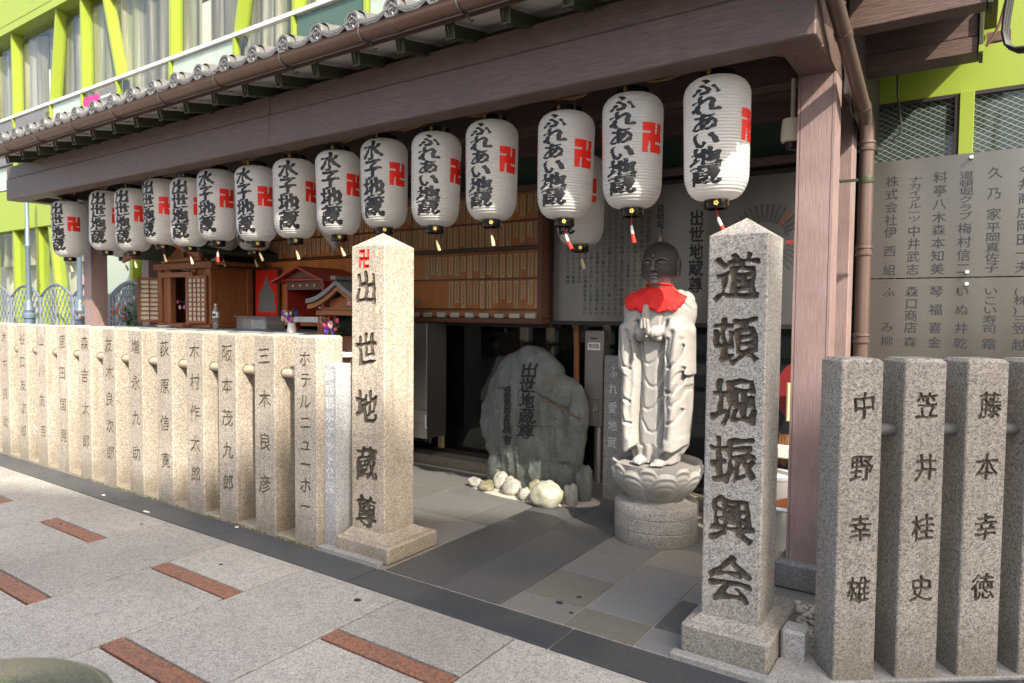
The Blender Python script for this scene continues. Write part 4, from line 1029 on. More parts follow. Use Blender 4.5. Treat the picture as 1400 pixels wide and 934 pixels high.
m_ = MB(); simple_text(m_, [('2', -15.35, 4.5, .22, .26), (':', -15.24, 4.5, .2, .26), ('0', -15.14, 4.5, .22, .26), ('0', -15.01, 4.5, .22, .26)], y); m_.prism([(-14.15, 4.25), (-13.95, 4.25), (-13.93, 4.42), (-14.02, 4.55), (-14.13, 4.45)], 'y', y-.001, y); m_.build('white_print', M['white'], t_)
# wired windows behind and right
for a, b, mt in ((-9.0, -1.0, 'glass_green'),):
    gbox('window_pane', M[mt], a, b, 5.29, 5.30, 2.58, 2.93, ch=0)
for x in (-8, -6.2, -4.9, -3.9, -2.95, -1.95): gbox('window_mullion', M['steel_dark'], x, x+.05, 5.26, 5.288, 2.582, 2.928, ch=0)
gbox('window_pane', M['glass_wire'], -.66, -.155, 5.30, 5.31, .1, 2.93, ch=0)
gbox('window_pane', M['glass_wire'], -.05, 1.4, 5.302, 5.312, .1, 2.93, ch=0)
gbox('mullion', M['lime_dk'], -.128, -.05, 5.26, 5.33, .1, 2.932, ch=.002); gbox('mullion', M['steel_dark'], -.155, -.13, 5.27, 5.33, .1, 2.92, ch=.002); gbox('mullion', M['steel_dark'], -.70, -.66, 5.27, 5.33, .1, 2.92, ch=.002)
gbox('window_head', M['steel_dark'], -.7, 1.4, 5.28, 5.318, 2.905, 2.929, ch=0)
gbox('room_wall', M['steel_dark'], -1, 1.6, 6.4, 6.45, 0, 2.95)
curtain_mesh(-.66, .4, 2.35, 2.86, 5.9, 9).build('inner_blind', M['alu'], gb, True)

# ------------------------------------------------------------------ dark shop glazing under the boards
t_ = thing('shop_glazing', 'dark glazed shopfront with brass frame behind the stone monument', 'shopfront', (-3, 5.3, 0))
def sbox(name, mat, *a, ch=.003): m_ = MB(); m_.box(*a, ch=ch) if ch else m_.box(*a); return m_.build(name, mat, t_)
sbox('glass_pane', M['glass_dark'], -4.42, -2.92, 5.29, 5.298, .10, 1.40, ch=0)
sbox('glass_pane', M['glass_dark'], -2.88, -.72, 5.29, 5.298, .10, 1.40, ch=0)
sbox('glass_pane', M['glass_dark'], -9.0, -4.48, 5.29, 5.298, .10, 1.40, ch=0)
sbox('frame', M['tagwood'], -4.48, -4.42, 5.26, 5.31, .1, 1.4); sbox('frame', M['cypress'], -2.92, -2.88, 5.26, 5.31, .1, 1.4); sbox('sill', M['steel_dark'], -9, -.7, 5.24, 5.31, .085, .115)
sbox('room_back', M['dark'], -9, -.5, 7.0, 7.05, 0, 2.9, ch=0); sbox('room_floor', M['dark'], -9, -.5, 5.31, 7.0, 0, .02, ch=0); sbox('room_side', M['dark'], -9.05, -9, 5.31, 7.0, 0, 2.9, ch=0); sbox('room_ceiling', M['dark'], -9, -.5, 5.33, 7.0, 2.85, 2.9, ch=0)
sbox('inner_door_frame', M['cypress'], -4.25, -3.6, 6.2, 6.26, .18, .32); sbox('inner_door_frame', M['cypress'], -3.78, -3.70, 5.7, 5.76, .1, 1.4); sbox('inner_door_frame', M['cypress_dk'], -2.35, -2.28, 5.8, 5.86, .1, 1.4); sbox('inner_stair', M['tagwood'], -3.5, -3.42, 6.0, 6.05, .3, .6)
m_ = MB(); m_.hexa([(-3.22, 5.6, 1.05), (-3.14, 5.6, 1.05), (-3.14, 5.62, 1.05), (-3.22, 5.62, 1.05), (-3.28, 5.6, 1.4), (-3.18, 5.6, 1.4), (-3.18, 5.62, 1.4), (-3.28, 5.62, 1.4)]); m_.build('green_strut', M['lime_dk'], t_)
sbox('inner_notice', M['paperlabel'], -3.98, -3.9, 5.5, 5.505, 1.13, 1.19, ch=0)
t_ = thing('shop_banner', 'black banner with brush writing in white behind the steel cabinet', 'banner', (-4.6, 5.4, 0))
m_ = MB(); m_.box(-4.80, -4.56, 5.23, 5.245, .12, 1.28); m_.build('cloth', M['ink'], t_)
m_ = MB(); simple_text(m_, [(c, -4.655, z, .12, .12) for c, z in zip('おいしい', (1.16, 1.04, .93, .82))]+[(c, -4.74+.06*k, .19, .075, .075) for k, c in enumerate('たつづき')]+[('焼', -4.6, .42, .05, .05), ('肉', -4.6, .36, .05, .05)][:0], 5.228); m_.build('white_writing', M['white'], t_)
m_ = MB(); m_.prism([(-4.66, .66), (-4.62, .78), (-4.59, .66)], 'y', 5.226, 5.228); m_.build('red_print', M['ink_red'], t_)
t_ = thing('steel_cabinet', 'steel cabinet with a latch handle, half hidden by the tall left pillar', 'cabinet', (-4.4, 4.9, .28))
m_ = MB(); m_.box(-4.9, -4.28, 4.86, 5.15, .28, 1.385, ch=.004); m_.build('body', M['steel_box'], t_)
m_ = MB(); m_.box(-4.42, -4.26, 4.835, 4.858, .44, .56, ch=.004); m_.build('latch', M['steel_box'], t_)
m_ = MB(); m_.tube([(-4.265, 4.85, .52), (-4.245, 4.81, .52), (-4.245, 4.81, .40), (-4.265, 4.85, .39)], .008, 8); m_.build('handle', M['alu'], t_)
# rear kerb
k_ = MB(); k_.box(-9.2, -1.2, 5.02, 5.235, -.02, .075); k_ = tag(k_.build('rear_kerb', M['stonegrey']), kind='structure')
for a in np.arange(-5.6, -1.3, .62): slab_obj('kerb_stone', M['stonegrey'], a+.004, a+.616, 5.012, 5.23, .085, k_, z0=0, ch=.012, dz=random.uniform(-.004, .004))

# ------------------------------------------------------------------ votive name boards
def votive_board(x0, x1, z0, z1, rows, label, sparse=None):
    t_ = thing('name_tablet_board', label, 'name board', (x0, 5.1, z0))
    m_ = MB(); m_.box(x0, x1, 5.085, 5.11, z0, z1); m_.build('backboard', M['votive_back'], t_)
    rs = random.Random(int(x0*10)); n = 0
    for (za, zb_) in rows:
        m_ = MB(); m_.box(x0, x1, 5.06, 5.084, za-.006, za+.006); m_.build('shelf_strip', M['frame_wood'], t_)
        x = x0+.03
        while x < x1-.04:
            if not (sparse and sparse(x, za)):
                h = (zb_-za)*rs.choice((.62, .74, .8, .93, .93, .96))
                v = rs.randrange(5); o = link('name_tablet', tab_me[v], t_, (x-x0, 5.07-5.1, zb_-z0-.01), (0, rs.uniform(-.012, .012), 0), (1, 1, h/.30))
            x += .0755
    return t_
def tablet(seed):
    m_ = MB(); m_.box(0, .050, 0, .011, -.30, 0, ch=.0015); rs = random.Random(seed)
    z = -.03
    while z > -.27:      # worn brush characters, too small to read
        cx = .026
        for k in range(4): a = rs.uniform(-.014, -.004); m_.add([(cx+a, -.0008, z-k*.007), (cx+a+rs.uniform(.016, .026), -.0008, z-k*.007+.001), (cx+a+.013, -.0008, z-k*.007+.0035), (cx+a, -.0008, z-k*.007+.0028)], [(0, 1, 2, 3)], 1)
        m_.add([(cx-.005, -.001, z-.026), (cx-.001, -.001, z-.026), (cx-.001, -.001, z+.006), (cx-.005, -.001, z+.006)], [(0, 1, 2, 3)], 1)
        z -= rs.uniform(.03, .038)
    return m_.mesh('name_tablet', [M['votive'], M['ink']])
tab_me = [tablet(i) for i in range(5)]
votive_board(-6.95, -3.12, 2.07, 2.56, [(2.31, 2.545), (2.085, 2.30)], 'long upper board crowded with small wooden name tablets behind the lanterns')
votive_board(-5.05, -3.12, 1.45, 2.05, [(1.80, 2.03), (1.52, 1.79)], 'lower glazed board of wooden name tablets beside the steel notice', sparse=lambda x, z: x < -4.55 or (x < -4.2 and z < 1.7))
t_ = thing('tablet_case', 'dark red wooden frame with glass front over the name tablets', 'display case', (-4, 5, 1.4))
def cb(name, mat, *a, ch=.003): m_ = MB(); m_.box(*a, ch=ch) if ch else m_.box(*a); return m_.build(name, mat, t_)
cb('bottom_rail', M['frame_wood'], -5.1, -3.07, 4.95, 5.12, 1.395, 1.44); cb('side_rail', M['frame_wood'], -3.115, -3.07, 4.95, 5.12, 1.442, 2.56); cb('side_rail', M['frame_wood'], -5.1, -5.06, 4.95, 5.12, 1.442, 2.06)
cb('middle_rail', M['frame_wood'], -5.06, -3.117, 4.985, 5.06, 2.052, 2.072); cb('glass', M['glass_case'], -5.06, -3.117, 4.965, 4.97, 1.442, 2.545, ch=0)
cb('fallen_tablet_stack', M['paperlabel'], -5.0, -4.72, 5.03, 5.05, 1.50, 1.92)
for k in range(9): cb('paper_note', M['paperlabel'], -4.62+.17*k+random.uniform(-.01, .01), -4.52+.17*k, 5.0, 5.02, 1.443, 1.475+random.uniform(0, .012), ch=.001)
m_ = MB(); m_.box(-9.0, -3.06, 5.12, 5.285, 1.36, 1.40); m_.box(-9, -1.0, 5.13, 5.285, 2.56, 2.58)
tag(m_.build('ledge', M['steel_dark']), 'dark ledge under and over the name boards along the back wall', 'ledge')

# ------------------------------------------------------------------ steel notice board (centre)
t_ = thing('steel_notice_board', 'large brushed steel notice with columns of black text behind the statue', 'notice board', (-2, 5.1, 1.4))
m_ = MB(); m_.box(-3.04, -1.02, 5.10, 5.112, 1.425, 2.50, ch=.002); m_.build('plate', M['steel'], t_)
for a in ((-3.062, -1.0, 5.09, 5.13, 1.395, 1.424), (-3.062, -1.0, 5.09, 5.13, 2.501, 2.53), (-3.062, -3.041, 5.092, 5.13, 1.4245, 2.5005), (-1.019, -1.0, 5.092, 5.13, 1.4245, 2.5005)):
    m_ = MB(); m_.box(*a); m_.build('frame', M['steel_dark'], t_)
m_ = MB(); yb = 5.0985
simple_text(m_, [(c, -1.778, 2.225-.127*k, .115, .13) for k, c in enumerate('出世地蔵尊')], yb, bold=.03)
simple_text(m_, [(c, -2.07, 2.32-.062*k, .062, .064) for k, c in enumerate('道頓堀「出世地蔵尊」')], yb, bold=.012)
tag(m_.build('title_lettering', M['etch'], t_), kind='stuff')
frag = ['大坂夏の陣戦死をした人々', '江戸幕府の命で開削された', '天正時代には一〇〇五年に', 'この地蔵尊は古くより人々', '船場と島之内に近い橋の', 'いろいろな店が立ち並び', '町の人々に親しまれ', 'お参りの人々で賑わい', '道頓堀の街と共に', '長くにぎわいました', '毎年八月には地蔵盆', 'を行い今日に至る']
m_ = MB(); rs = random.Random(2)
for k in range(14):
    x = -2.17-.056*k; s_ = frag[k % len(frag)]*3; n = 22 if k < 11 else 15
    for j in range(n):
        items = [(s_[(j+k) % len(s_)], x, 2.30-.0385*j, .034, .036)]
        v, e = char_data(items[0][0], .0)
        flat_text(m_, items, lambda u, v_: (u, yb, v_), 10, .0, 0, 0, 0, 0)
tag(m_.build('small_print', M['etch'], t_), kind='stuff')
m_ = MB(); m3 = MB()
for k in range(26):
    a = R(-30+k*9.2); c0 = Vector((-1.27, 0, 2.02))
    d = Vector((math.sin(a-R(60)), 0, math.cos(a-R(60)))); n_ = Vector((d.z, 0, -d.x)); red = k in (14, 20)
    for j in range(5):
        p = c0+d*(.155+.026*j); ca = a-R(60)
        def fn(u, v_, p=p, ca=ca): return (p.x+u*math.cos(ca)+v_*math.sin(ca), yb, p.z-u*math.sin(ca)+v_*math.cos(ca))
        flat_text(m3 if red else m_, [('道頓堀松竹座浪花町商店街'[(k+j) % 12], 0, 0, .026, .028)], fn, 10, 0, 0, 0, 0, 0)
tag(m_.build('ring_print', M['etch'], t_), kind='stuff'); tag(m3.build('red_ring_print', M['ink_red'], t_), kind='stuff')
tag(MB().box(-2.08, -2.05, 5.085, 5.09, 2.0, 2.1).build('tape_piece', M['tagwood']), 'small strip of yellow tape on the steel notice beside the statue head', 'tape')
o_ = MB(); o_.lathe([(.0, 0), (.022, .002), (.03, .012), (.022, .024), (0, .026)], 16); me_ = o_.mesh('round_knob', M['white'], 40)
kn = link('round_hook', me_); kn.location = (-.985, 4.84, 1.70); kn.rotation_euler = (R(90), 0, 0); kn.scale = (1, 1.5, 1); tag(kn, 'small white round wall hook peeping out beside the purple post', 'wall hook')

# ------------------------------------------------------------------ steel name board (right)
t_ = thing('steel_name_board', 'large brushed steel board of black etched names above the right fence', 'name board', (.5, 5.2, 1.2))
for z0, z1 in ((1.746, 2.52), (.96, 1.740)):
    m_ = MB(); m_.box(-.612, 1.5, 5.18, 5.19, z0, z1, ch=.001); m_.build('plate', M['steel'], t_)
m_ = MB(); yb = 5.1785
colsR = [(-.487, ['株式会社', '伊西組'], ['ふみ', '柳']), (-.352, ['ナカイフルーツ', '中井武志'], ['森口商店', '森']), (-.215, ['料亭八木', '森本知美'], ['琴福喜', '金']), (-.075, ['道頓堀クラブ', '梅村信二'], ['いぬ井', '乾']), (.072, ['久乃家', '平岡真佐子'], ['いこい寿司', '霜']), (.225, ['今井商店', '岡田一夫'], ['(株)三笠', '越'])]
for x, up, lo in colsR:
    for grp, (za, zb_) in zip(up, ((2.385, 2.13), (2.05, 1.80))):
        n = len(grp); 
        for j, c in enumerate(grp):
            z = za-(za-zb_)*(j+.0)/max(1, n-1); sz = min(.078, (za-zb_)/max(1, n-1)*1.05); simple_text(m_, [(c, x, z, .078, sz)], yb, bold=.007)
    for grp, (za, zb_) in zip(lo, ((1.655, 1.42), (1.325, 1.2))):
        n = len(grp)
        for j, c in enumerate(grp):
            z = za-(za-zb_)*(j)/max(1, n-1); sz = min(.078, (za-zb_)/max(1, n-1)*1.05) if n > 1 else .075; simple_text(m_, [(c, x, z, .078, sz)], yb, bold=.007)
tag(m_.build('etched_names', M['etch'], t_), kind='stuff')
for x, z in ((-.055, 2.49), (-.055, 1.775), (-.055, 1.70)):
    m_ = MB(); m_.lathe([(.0, .03), (.010, .03), (.0125, .026), (.0125, .0)], 16, caps=False); me_ = m_.mesh('bolt', M['alu'], 40); link('bolt', me_, t_, (x-.5, 5.18-5.2, z-1.2), (R(90), 0, 0))
# ------------------------------------------------------------------ sculpted stone: signed distance field -> surface nets
def surface_nets(f, lo, hi, h):
    xs = np.arange(lo[0], hi[0], h); ys = np.arange(lo[1], hi[1], h); zs = np.arange(lo[2], hi[2], h)
    X, Y, Z = np.meshgrid(xs, ys, zs, indexing='ij'); V = f(X, Y, Z).astype(np.float32)
    s = V < 0
    c = [V[i:i+V.shape[0]-1 or None, j:j+V.shape[1]-1 or None, k:k+V.shape[2]-1 or None] for i in (0, 1) for j in (0, 1) for k in (0, 1)]
    nx, ny, nz = V.shape
    def sub(i, j, k): return V[i:nx-1+i, j:ny-1+j, k:nz-1+k]
    C = {(i, j, k): sub(i, j, k) for i in (0, 1) for j in (0, 1) for k in (0, 1)}
    neg = sum((C[q] < 0).astype(int) for q in C); act = (neg > 0) & (neg < 8)
    P = np.zeros(act.shape+(3,), np.float32); n = np.zeros(act.shape, np.float32)
    for a in C:
        for d in range(3):
            if a[d] == 1: continue
            b = list(a); b[d] = 1; b = tuple(b); va, vb = C[a], C[b]; cr = (va < 0) != (vb < 0)
            t = np.where(cr, va/(va-vb+1e-12), 0)
            for q in range(3): P[..., q] += np.where(cr, a[q]+(t if q == d else 0), 0)
            n += cr
    idx = -np.ones(act.shape, int); idx[act] = np.arange(act.sum())
    I = np.argwhere(act); pts = (P[act]/n[act][:, None]+I)*h+np.array([xs[0], ys[0], zs[0]])
    F_ = []
    def quads(d):
        e = [(1, 0, 0), (0, 1, 0), (0, 0, 1)][d]; u, w_ = [(1, 2), (2, 0), (0, 1)][d]
        A_ = s[:nx-e[0], :ny-e[1], :nz-e[2]]; B_ = s[e[0]:, e[1]:, e[2]:]; cr = np.argwhere(A_ != B_)
        ok = (cr[:, u] > 0) & (cr[:, w_] > 0) & (cr[:, 0] < nx-1) & (cr[:, 1] < ny-1) & (cr[:, 2] < nz-1); cr = cr[ok]
        fl = s[cr[:, 0], cr[:, 1], cr[:, 2]]
        U = np.zeros(3, int); U[u] = 1; W_ = np.zeros(3, int); W_[w_] = 1
        g_ = lambda o: idx[tuple((cr-o).T)]
        q = np.stack([g_(U+W_), g_(W_), g_(0*U), g_(U)], 1); q[~fl] = q[~fl][:, ::-1]
        return q[(q >= 0).all(1)]
    F_ = np.vstack([quads(0), quads(1), quads(2)])
    return pts, F_
def smin(a, b, k):
    h = np.clip(.5+.5*(b-a)/k, 0, 1); return b*(1-h)+a*h-k*h*(1-h)
def smax(a, b, k): return -smin(-a, -b, k)
def ell(X, Y, Z, c, r, rot=None):
    x, y, z = X-c[0], Y-c[1], Z-c[2]
    if rot:   # rotation about y (tilt in the xz plane) and x
        ay, ax = rot; x, z = x*math.cos(ay)-z*math.sin(ay), x*math.sin(ay)+z*math.cos(ay); y, z = y*math.cos(ax)-z*math.sin(ax), y*math.sin(ax)+z*math.cos(ax)
    k = np.sqrt((x/r[0])**2+(y/r[1])**2+(z/r[2])**2); return (k-1)*min(r)*(.6+.4*np.minimum(k, 2))
def caps(X, Y, Z, a, b, r0, r1):
    a = np.array(a); b = np.array(b); d = b-a; L = d@d
    t = np.clip(((X-a[0])*d[0]+(Y-a[1])*d[1]+(Z-a[2])*d[2])/L, 0, 1)
    return np.sqrt((X-a[0]-t*d[0])**2+(Y-a[1]-t*d[1])**2+(Z-a[2]-t*d[2])**2)-(r0+(r1-r0)*t)
def curve_d(X, Z, pts):        # distance to a polyline in the xz plane
    d = None
    for (a, b) in zip(pts[:-1], pts[1:]):
        dx, dz = b[0]-a[0], b[1]-a[1]; t = np.clip(((X-a[0])*dx+(Z-a[1])*dz)/(dx*dx+dz*dz), 0, 1)
        q = (X-a[0]-t*dx)**2+(Z-a[1]-t*dz)**2; d = q if d is None else np.minimum(d, q)
    return np.sqrt(d)
# folds: front-view lines (x picture-right positive) cut as soft drapery creases, (points, width, depth)
folds = []
for s in (-1, 1):
    folds += [([(s*.100, .90), (s*.078, .74), (s*.066, .58), (s*.074, .40), (s*.088, .26), (s*.078, .12)], .019, .014),
              ([(s*.150, .84), (s*.128, .70), (s*.120, .52), (s*.128, .34), (s*.118, .18)], .018, .007),
              ([(s*.205, .80), (s*.198, .60), (s*.192, .40), (s*.198, .2)], .014, .004)]
folds += [([(.21, .76), (.178, .66), (.13, .62)], .010, .008), ([(.215, .62), (.19, .52), (.15, .465), (.115, .47)], .011, .010), ([(.215, .50), (.185, .42), (.15, .385)], .010, .007), ([(.2, .36), (.17, .29), (.13, .27)], .010, .008),
          ([(-.21, .72), (-.17, .62), (-.13, .60)], .009, .007), ([(-.205, .52), (-.175, .42), (-.13, .39)], .010, .009), ([(-.2, .36), (-.16, .26), (-.12, .25)], .010, .007),
          ([(.125, .80), (.11, .7), (.14, .62)], .009, .007), ([(-.13, .78), (-.12, .68), (-.145, .58)], .009, .007)]
for k in range(5):
    z0 = .78-.145*k; w_ = .072; sk = (.02, -.018, .012, -.02, .01)[k]
    folds.append(([(-w_, z0+.16), (-w_*.82, z0+.08), (-w_*.4+sk, z0+.012), (sk, z0), (w_*.45+sk, z0+.018), (w_*.85, z0+.09), (w_, z0+.17)], .009, .0060))
def statue(X, Y, Z):
    z = Z
    zk = [-.02, .0, .06, .1, .3, .55, .8, .95, 1.03, 1.08, 1.115, 1.14, 1.2]
    rx = np.interp(z, zk, [.15, .15, .165, .175, .18, .185, .20, .212, .20, .165, .085, .066, .06])
    ry = np.interp(z, zk, [.11, .11, .12, .125, .125, .125, .13, .135, .13, .11, .07, .062, .056])
    ang = np.arctan2(Y, X)
    body = (np.sqrt((X/rx)**2+((Y)/ry)**2)-1)*ry*.85
    body = smax(body, z-1.16, .02); body = smax(body, -z-.0, .01)
    # undergarment above the feet pleats
    body += np.where(z < .12, .005*np.sin(X*95), 0)
    # overhanging robe: two long sleeves with an open front
    for s in (-1, 1):
        bot = .10 if s > 0 else .075
        cz = np.clip((z-bot)/.85, 0, 1)
        cx = s*(.126+.022*np.clip(z/.8, 0, 1)+.008*np.sin(z*5)); rX = .072+.004*(1-cz); rY = .125+.015*(1-cz)
        sl = (np.sqrt(((X-cx)/rX)**2+((Y+.045)/rY)**2)-1)*.062
        low = bot+.012*np.sin(X*60+1)+.025*np.sin((X-s*.15)*16)
        sl = smax(sl, z-.93, .05); sl = smax(sl, low-z, .008)
        body = smin(body, sl, .012)
        sh = ell(X, Y, Z, (s*.155, .0, .98), (.075, .105, .12)); body = smin(body, sh, .05)
        fa = caps(X, Y, Z, (s*.185, -.04, .84), (s*.045, -.19, .84), .066, .040); body = smin(body, fa, .02)
        dr = (np.sqrt(((X-s*.158)/.086)**2+((Y+.04)/.142)**2)-1)*.07      # shorter over-sleeve hanging from the elbow
        lowd = .50+.09*np.sin((X*s-.10)*14)+.010*np.sin(X*75); dr = smax(dr, z-.90, .05); dr = smax(dr, lowd-z, .007); body = smin(body, dr, .008)
    back = ell(X, Y, Z, (0, .04, .5), (.21, .12, .62)); body = smin(body, smax(back, .08-z, .01), .03)
    front = Y < .05
    disp = np.zeros_like(X)
    for pts, w_, dp in folds:
        d = curve_d(X, Z, pts); t = np.clip(1-d/(w_*1.5), 0, 1); disp += dp*t*t*(3-2*t)
        d2 = np.abs(d-w_*2.1); t2 = np.clip(1-d2/(w_*1.1), 0, 1); disp -= dp*.14*t2
    body = body+np.where(front, disp, .006*np.sin(ang*26))
    # collar pleats on the shoulders
    body += .0035*np.sin((X*.8+Z*.7)*190)*np.clip((z-.97)/.05, 0, 1)*np.clip((np.abs(X)-.1)/.03, 0, 1)
    # hollow between the sleeves below the hands
    hol = ell(X, Y, Z, (0, -.19, .72), (.05, .05, .09)); body = smax(body, -hol, .02)
    # feet with toes
    for s in (-1, 1):
        body = smin(body, ell(X, Y, Z, (s*.068, -.12, .014), (.040, .068, .030)), .015)
        for k in range(5):
            tx = s*(.040+.0150*k); r_ = .0108-.0009*k
            body = smin(body, caps(X, Y, Z, (tx, -.155, .012), (tx, -.195+.006*k, .007), r_, r_*.95), .002)
    return body
def hands(X, Y, Z):
    Z = Z+.075
    d = None
    for s in (-1, 1):
        palm = ell(X, Y, Z, (s*.0115, -.232, .955), (.013, .034, .052), (0, -.15))
        wr = caps(X, Y, Z, (s*.060, -.16, .885), (s*.014, -.222, .925), .030, .019)
        q = smin(palm, wr, .015)
        for k in range(4):
            yb_ = -.252+.0138*k; L = (.082, .095, .090, .070)[k]
            q = smin(q, caps(X, Y, Z, (s*.009, yb_+.002, .985), (s*.0062, yb_+.012, .985+L), .0088, .0068), .003)
        q = smin(q, caps(X, Y, Z, (s*.012, -.262, .945), (s*.008, -.268, 1.00), .010, .0075), .005)
        d = q if d is None else np.minimum(d, q)
    return d
def head(X, Y, Z):
    x, y, z = X, Y, Z-1.262
    sk = ell(x, y, z, (0, .005, .03), (.100, .110, .112)); jaw = ell(x, y, z, (0, -.018, -.055), (.082, .080, .082))
    d = smin(sk, jaw, .06)
    neck = caps(X, Y, Z, (0, .005, 1.08), (0, .0, 1.20), .066, .06); d = smin(d, neck, .02)
    # brow, nose, cheeks, lips, chin
    d = smin(d, caps(x, y, z, (0, -.107, .018), (0, -.127, -.030), .009, .014), .008)
    d = smin(d, ell(x, y, z, (-.012, -.112, -.034), (.009, .009, .007)), .006); d = smin(d, ell(x, y, z, (.012, -.112, -.034), (.009, .009, .007)), .006)
    for s in (-1, 1):
        d = smin(d, ell(x, y, z, (s*.045, -.075, -.042), (.030, .026, .03)), .02)
        sock = ell(x, y, z, (s*.040, -.112, .012), (.030, .024, .017)); d = smax(d, -sock, .010)
        eye = ell(x, y, z, (s*.040, -.085, .006), (.025, .021, .0125)); d = smin(d, eye, .002)
        d = smax(d, -ell(x, y, z, (s*.041, -.107, .004), (.022, .010, .0032)), .002)
        br = [(s*.012, .022), (s*.03, .034), (s*.052, .034), (s*.07, .022)]
        d -= .006*np.clip(1-curve_d(x, z, br)/.007, 0, 1)*(y < 0)
        ear = ell(x, y, z, (s*.103, .012, -.005), (.012, .026, .05)); ear = smin(ear, ell(x, y, z, (s*.101, .004, -.058), (.012, .016, .030)), .01)
        ear = smax(ear, -ell(x, y, z, (s*.116, .004, .004), (.007, .014, .030)), .004); d = smin(d, ear, .006)
    d = smin(d, ell(x, y, z, (0, -.103, -.064), (.025, .012, .0068)), .003); d = smin(d, ell(x, y, z, (0, -.100, -.080), (.019, .013, .0072)), .003)
    d = smin(d, ell(x, y, z, (0, -.088, -.105), (.024, .018, .018)), .02)
    d = smin(d, ell(x, y, z, (0, -.108, .048), (.006, .006, .006)), .002)
    return d
SX, SY, SZ, SS = -1.735, 4.29, .515, 1.027
st = thing('jizo_statue', 'grey stone monk statue with praying hands and a blackened head, standing on the lotus', 'statue', (SX, SY, SZ))
parts = []
for fn, lo, hi, h, nm in ((statue, (-.26, -.26, -.02), (.26, .20, 1.2), .0058, 'robed_body'), (hands, (-.1, -.31, .76), (.1, -.10, 1.05), .0035, 'hands'), (head, (-.135, -.15, 1.06), (.135, .14, 1.42), .0038, 'head')):
    P, Fq = surface_nets(fn, lo, hi, h)
    if nm == 'head': P = (P-np.array([0, 0, 1.13]))*np.array([1.16, 1.08, 1.05])+np.array([0, 0, 1.13])
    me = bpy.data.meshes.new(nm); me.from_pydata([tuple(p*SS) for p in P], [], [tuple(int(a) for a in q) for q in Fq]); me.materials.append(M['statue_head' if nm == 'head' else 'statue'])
    me.polygons.foreach_set('use_smooth', [True]*len(me.polygons)); me.update(); link(nm, me, st)
# bib of red cloth lying on the chest, with a frilled hem and a tie at the neck
def chest_y(x, z):
    xs = np.array([x]); ys = np.linspace(-.30, .02, 130)
    X, Y, Z = np.full(130, x), ys, np.full(130, z); v = np.minimum(statue(X, Y, Z), np.minimum(head(X, Y, Z), 9))
    k = np.argmax(v < .0); return ys[k] if (v < 0).any() else -.02
m_ = MB(); NU, NV = 44, 12; rsb = random.Random(5); grid_ = []
for j in range(NV+1):
    row = []
    for i in range(NU+1):
        a = math.pi*(-.01+1.02*i/NU); v = j/NV
        r0x, r0z = .070, .010; r1x, r1z = .205, .16+.01*math.sin(i*.8)
        x = -math.cos(a)*(r0x+(r1x-r0x)*v); z = 1.135-math.sin(a)*(r0z+(r1z-r0z)*v)-(.075*abs(math.cos(a))**1.5*v)
        y = chest_y(x, z)
        row.append([x, y, z])
    grid_.append(row)
G = np.array(grid_)
for _ in range(3):
    S = G.copy(); S[:, 1:-1, 1] = (G[:, :-2, 1]+G[:, 1:-1, 1]*2+G[:, 2:, 1])/4; S[1:-1, :, 1] = (S[:-2, :, 1]+S[1:-1, :, 1]*2+S[2:, :, 1])/4; G[:, :, 1] = np.minimum(S[:, :, 1], G[:, :, 1]+.004)
def bp(u, v):
    i = u*NU; j = v*NV; p = G[int(round(j)), int(round(i))]
    fr = .0
    off = .015+.0045*math.sin(i*.55+j*.3)*v+.003*math.sin(i*.23-j*.9)*v
    if v > .8: off += .007*math.sin(i*2.1)*(v-.8)*5+.004; 
    return ((p[0])*SS, (p[1]-off)*SS, (p[2]+(.004*math.sin(i*2.1+1) if v > .95 else 0))*SS)
m_.grid(bp, NU, NV)
bib = m_.build('bib', M['bib'], None, True, world=False); bib.parent = st
md = bib.modifiers.new('thickness', 'SOLIDIFY'); md.thickness = .004; md.offset = 1
m_ = MB(); m_.tube([(.083*math.sin(a)*SS, (-.083*math.cos(a)+.0)*SS, (1.135+.012*math.cos(a))*SS) for a in np.linspace(-2.2, 2.2, 24)], .006, 8)
o = m_.build('neck_tie', M['bib'], None, True, world=False); o.parent = st

# lotus seat
lt = thing('lotus_pedestal', 'carved stone lotus bowl under the statue, on a round granite base', 'pedestal', (SX, SY, 0))
m_ = MB(); NA, NZ = 192, 56; npet = 8
def lot(u, v):
    a = 2*math.pi*(u+.03); z = .275+.245*v
    base = .155+.125*math.sin(min(1, v*1.1)*math.pi*.5)**.8
    def petal(off, hw, ztop):
        ph = ((u*npet+off) % 1*2-1)/hw
        if abs(ph) >= 1: return 0
        top = ztop*(1-abs(ph)**3.2*.62)-.06*math.exp(-(ph/.12)**2)*0
        inn = min((top-v)/.10, (1-abs(ph))/.10+ (v < .1)*.0)
        if inn <= 0: return 0
        e = min(1, inn); e = e*e*(3-2*e)
        q = min((top-v)/.34, (1-abs(ph))/.34)
        groove = math.exp(-((q-.52)/.16)**2)*.007
        heart = math.exp(-((q-1.05)/.12)**2)*.003
        return e*.014+.014*(1-ph*ph)*math.sin(min(1, max(0, v))*math.pi*.8)*e-groove-heart
    f_, b_ = petal(0, 1.0, .86), petal(.5, .80, 1.02)
    r_ = base+max(f_+.006 if f_ > 0 else 0, b_-.004 if b_ > 0 else 0)+(.014*max(0, v-.8)/.2)
    return (r_*math.cos(a), r_*math.sin(a), z)
m_.grid(lot, NA, NZ, wrap=True)
top = [lot(k/NA, 1) for k in range(NA)]
vs = list(top)+[(.93*x, .93*y, z-.004+.004*math.sin(k*npet*2*math.pi/NA)) for k, (x, y, z) in enumerate(top)]+[(.86*x, .86*y, z-.018) for x, y, z in top]+[(0, 0, .503)]
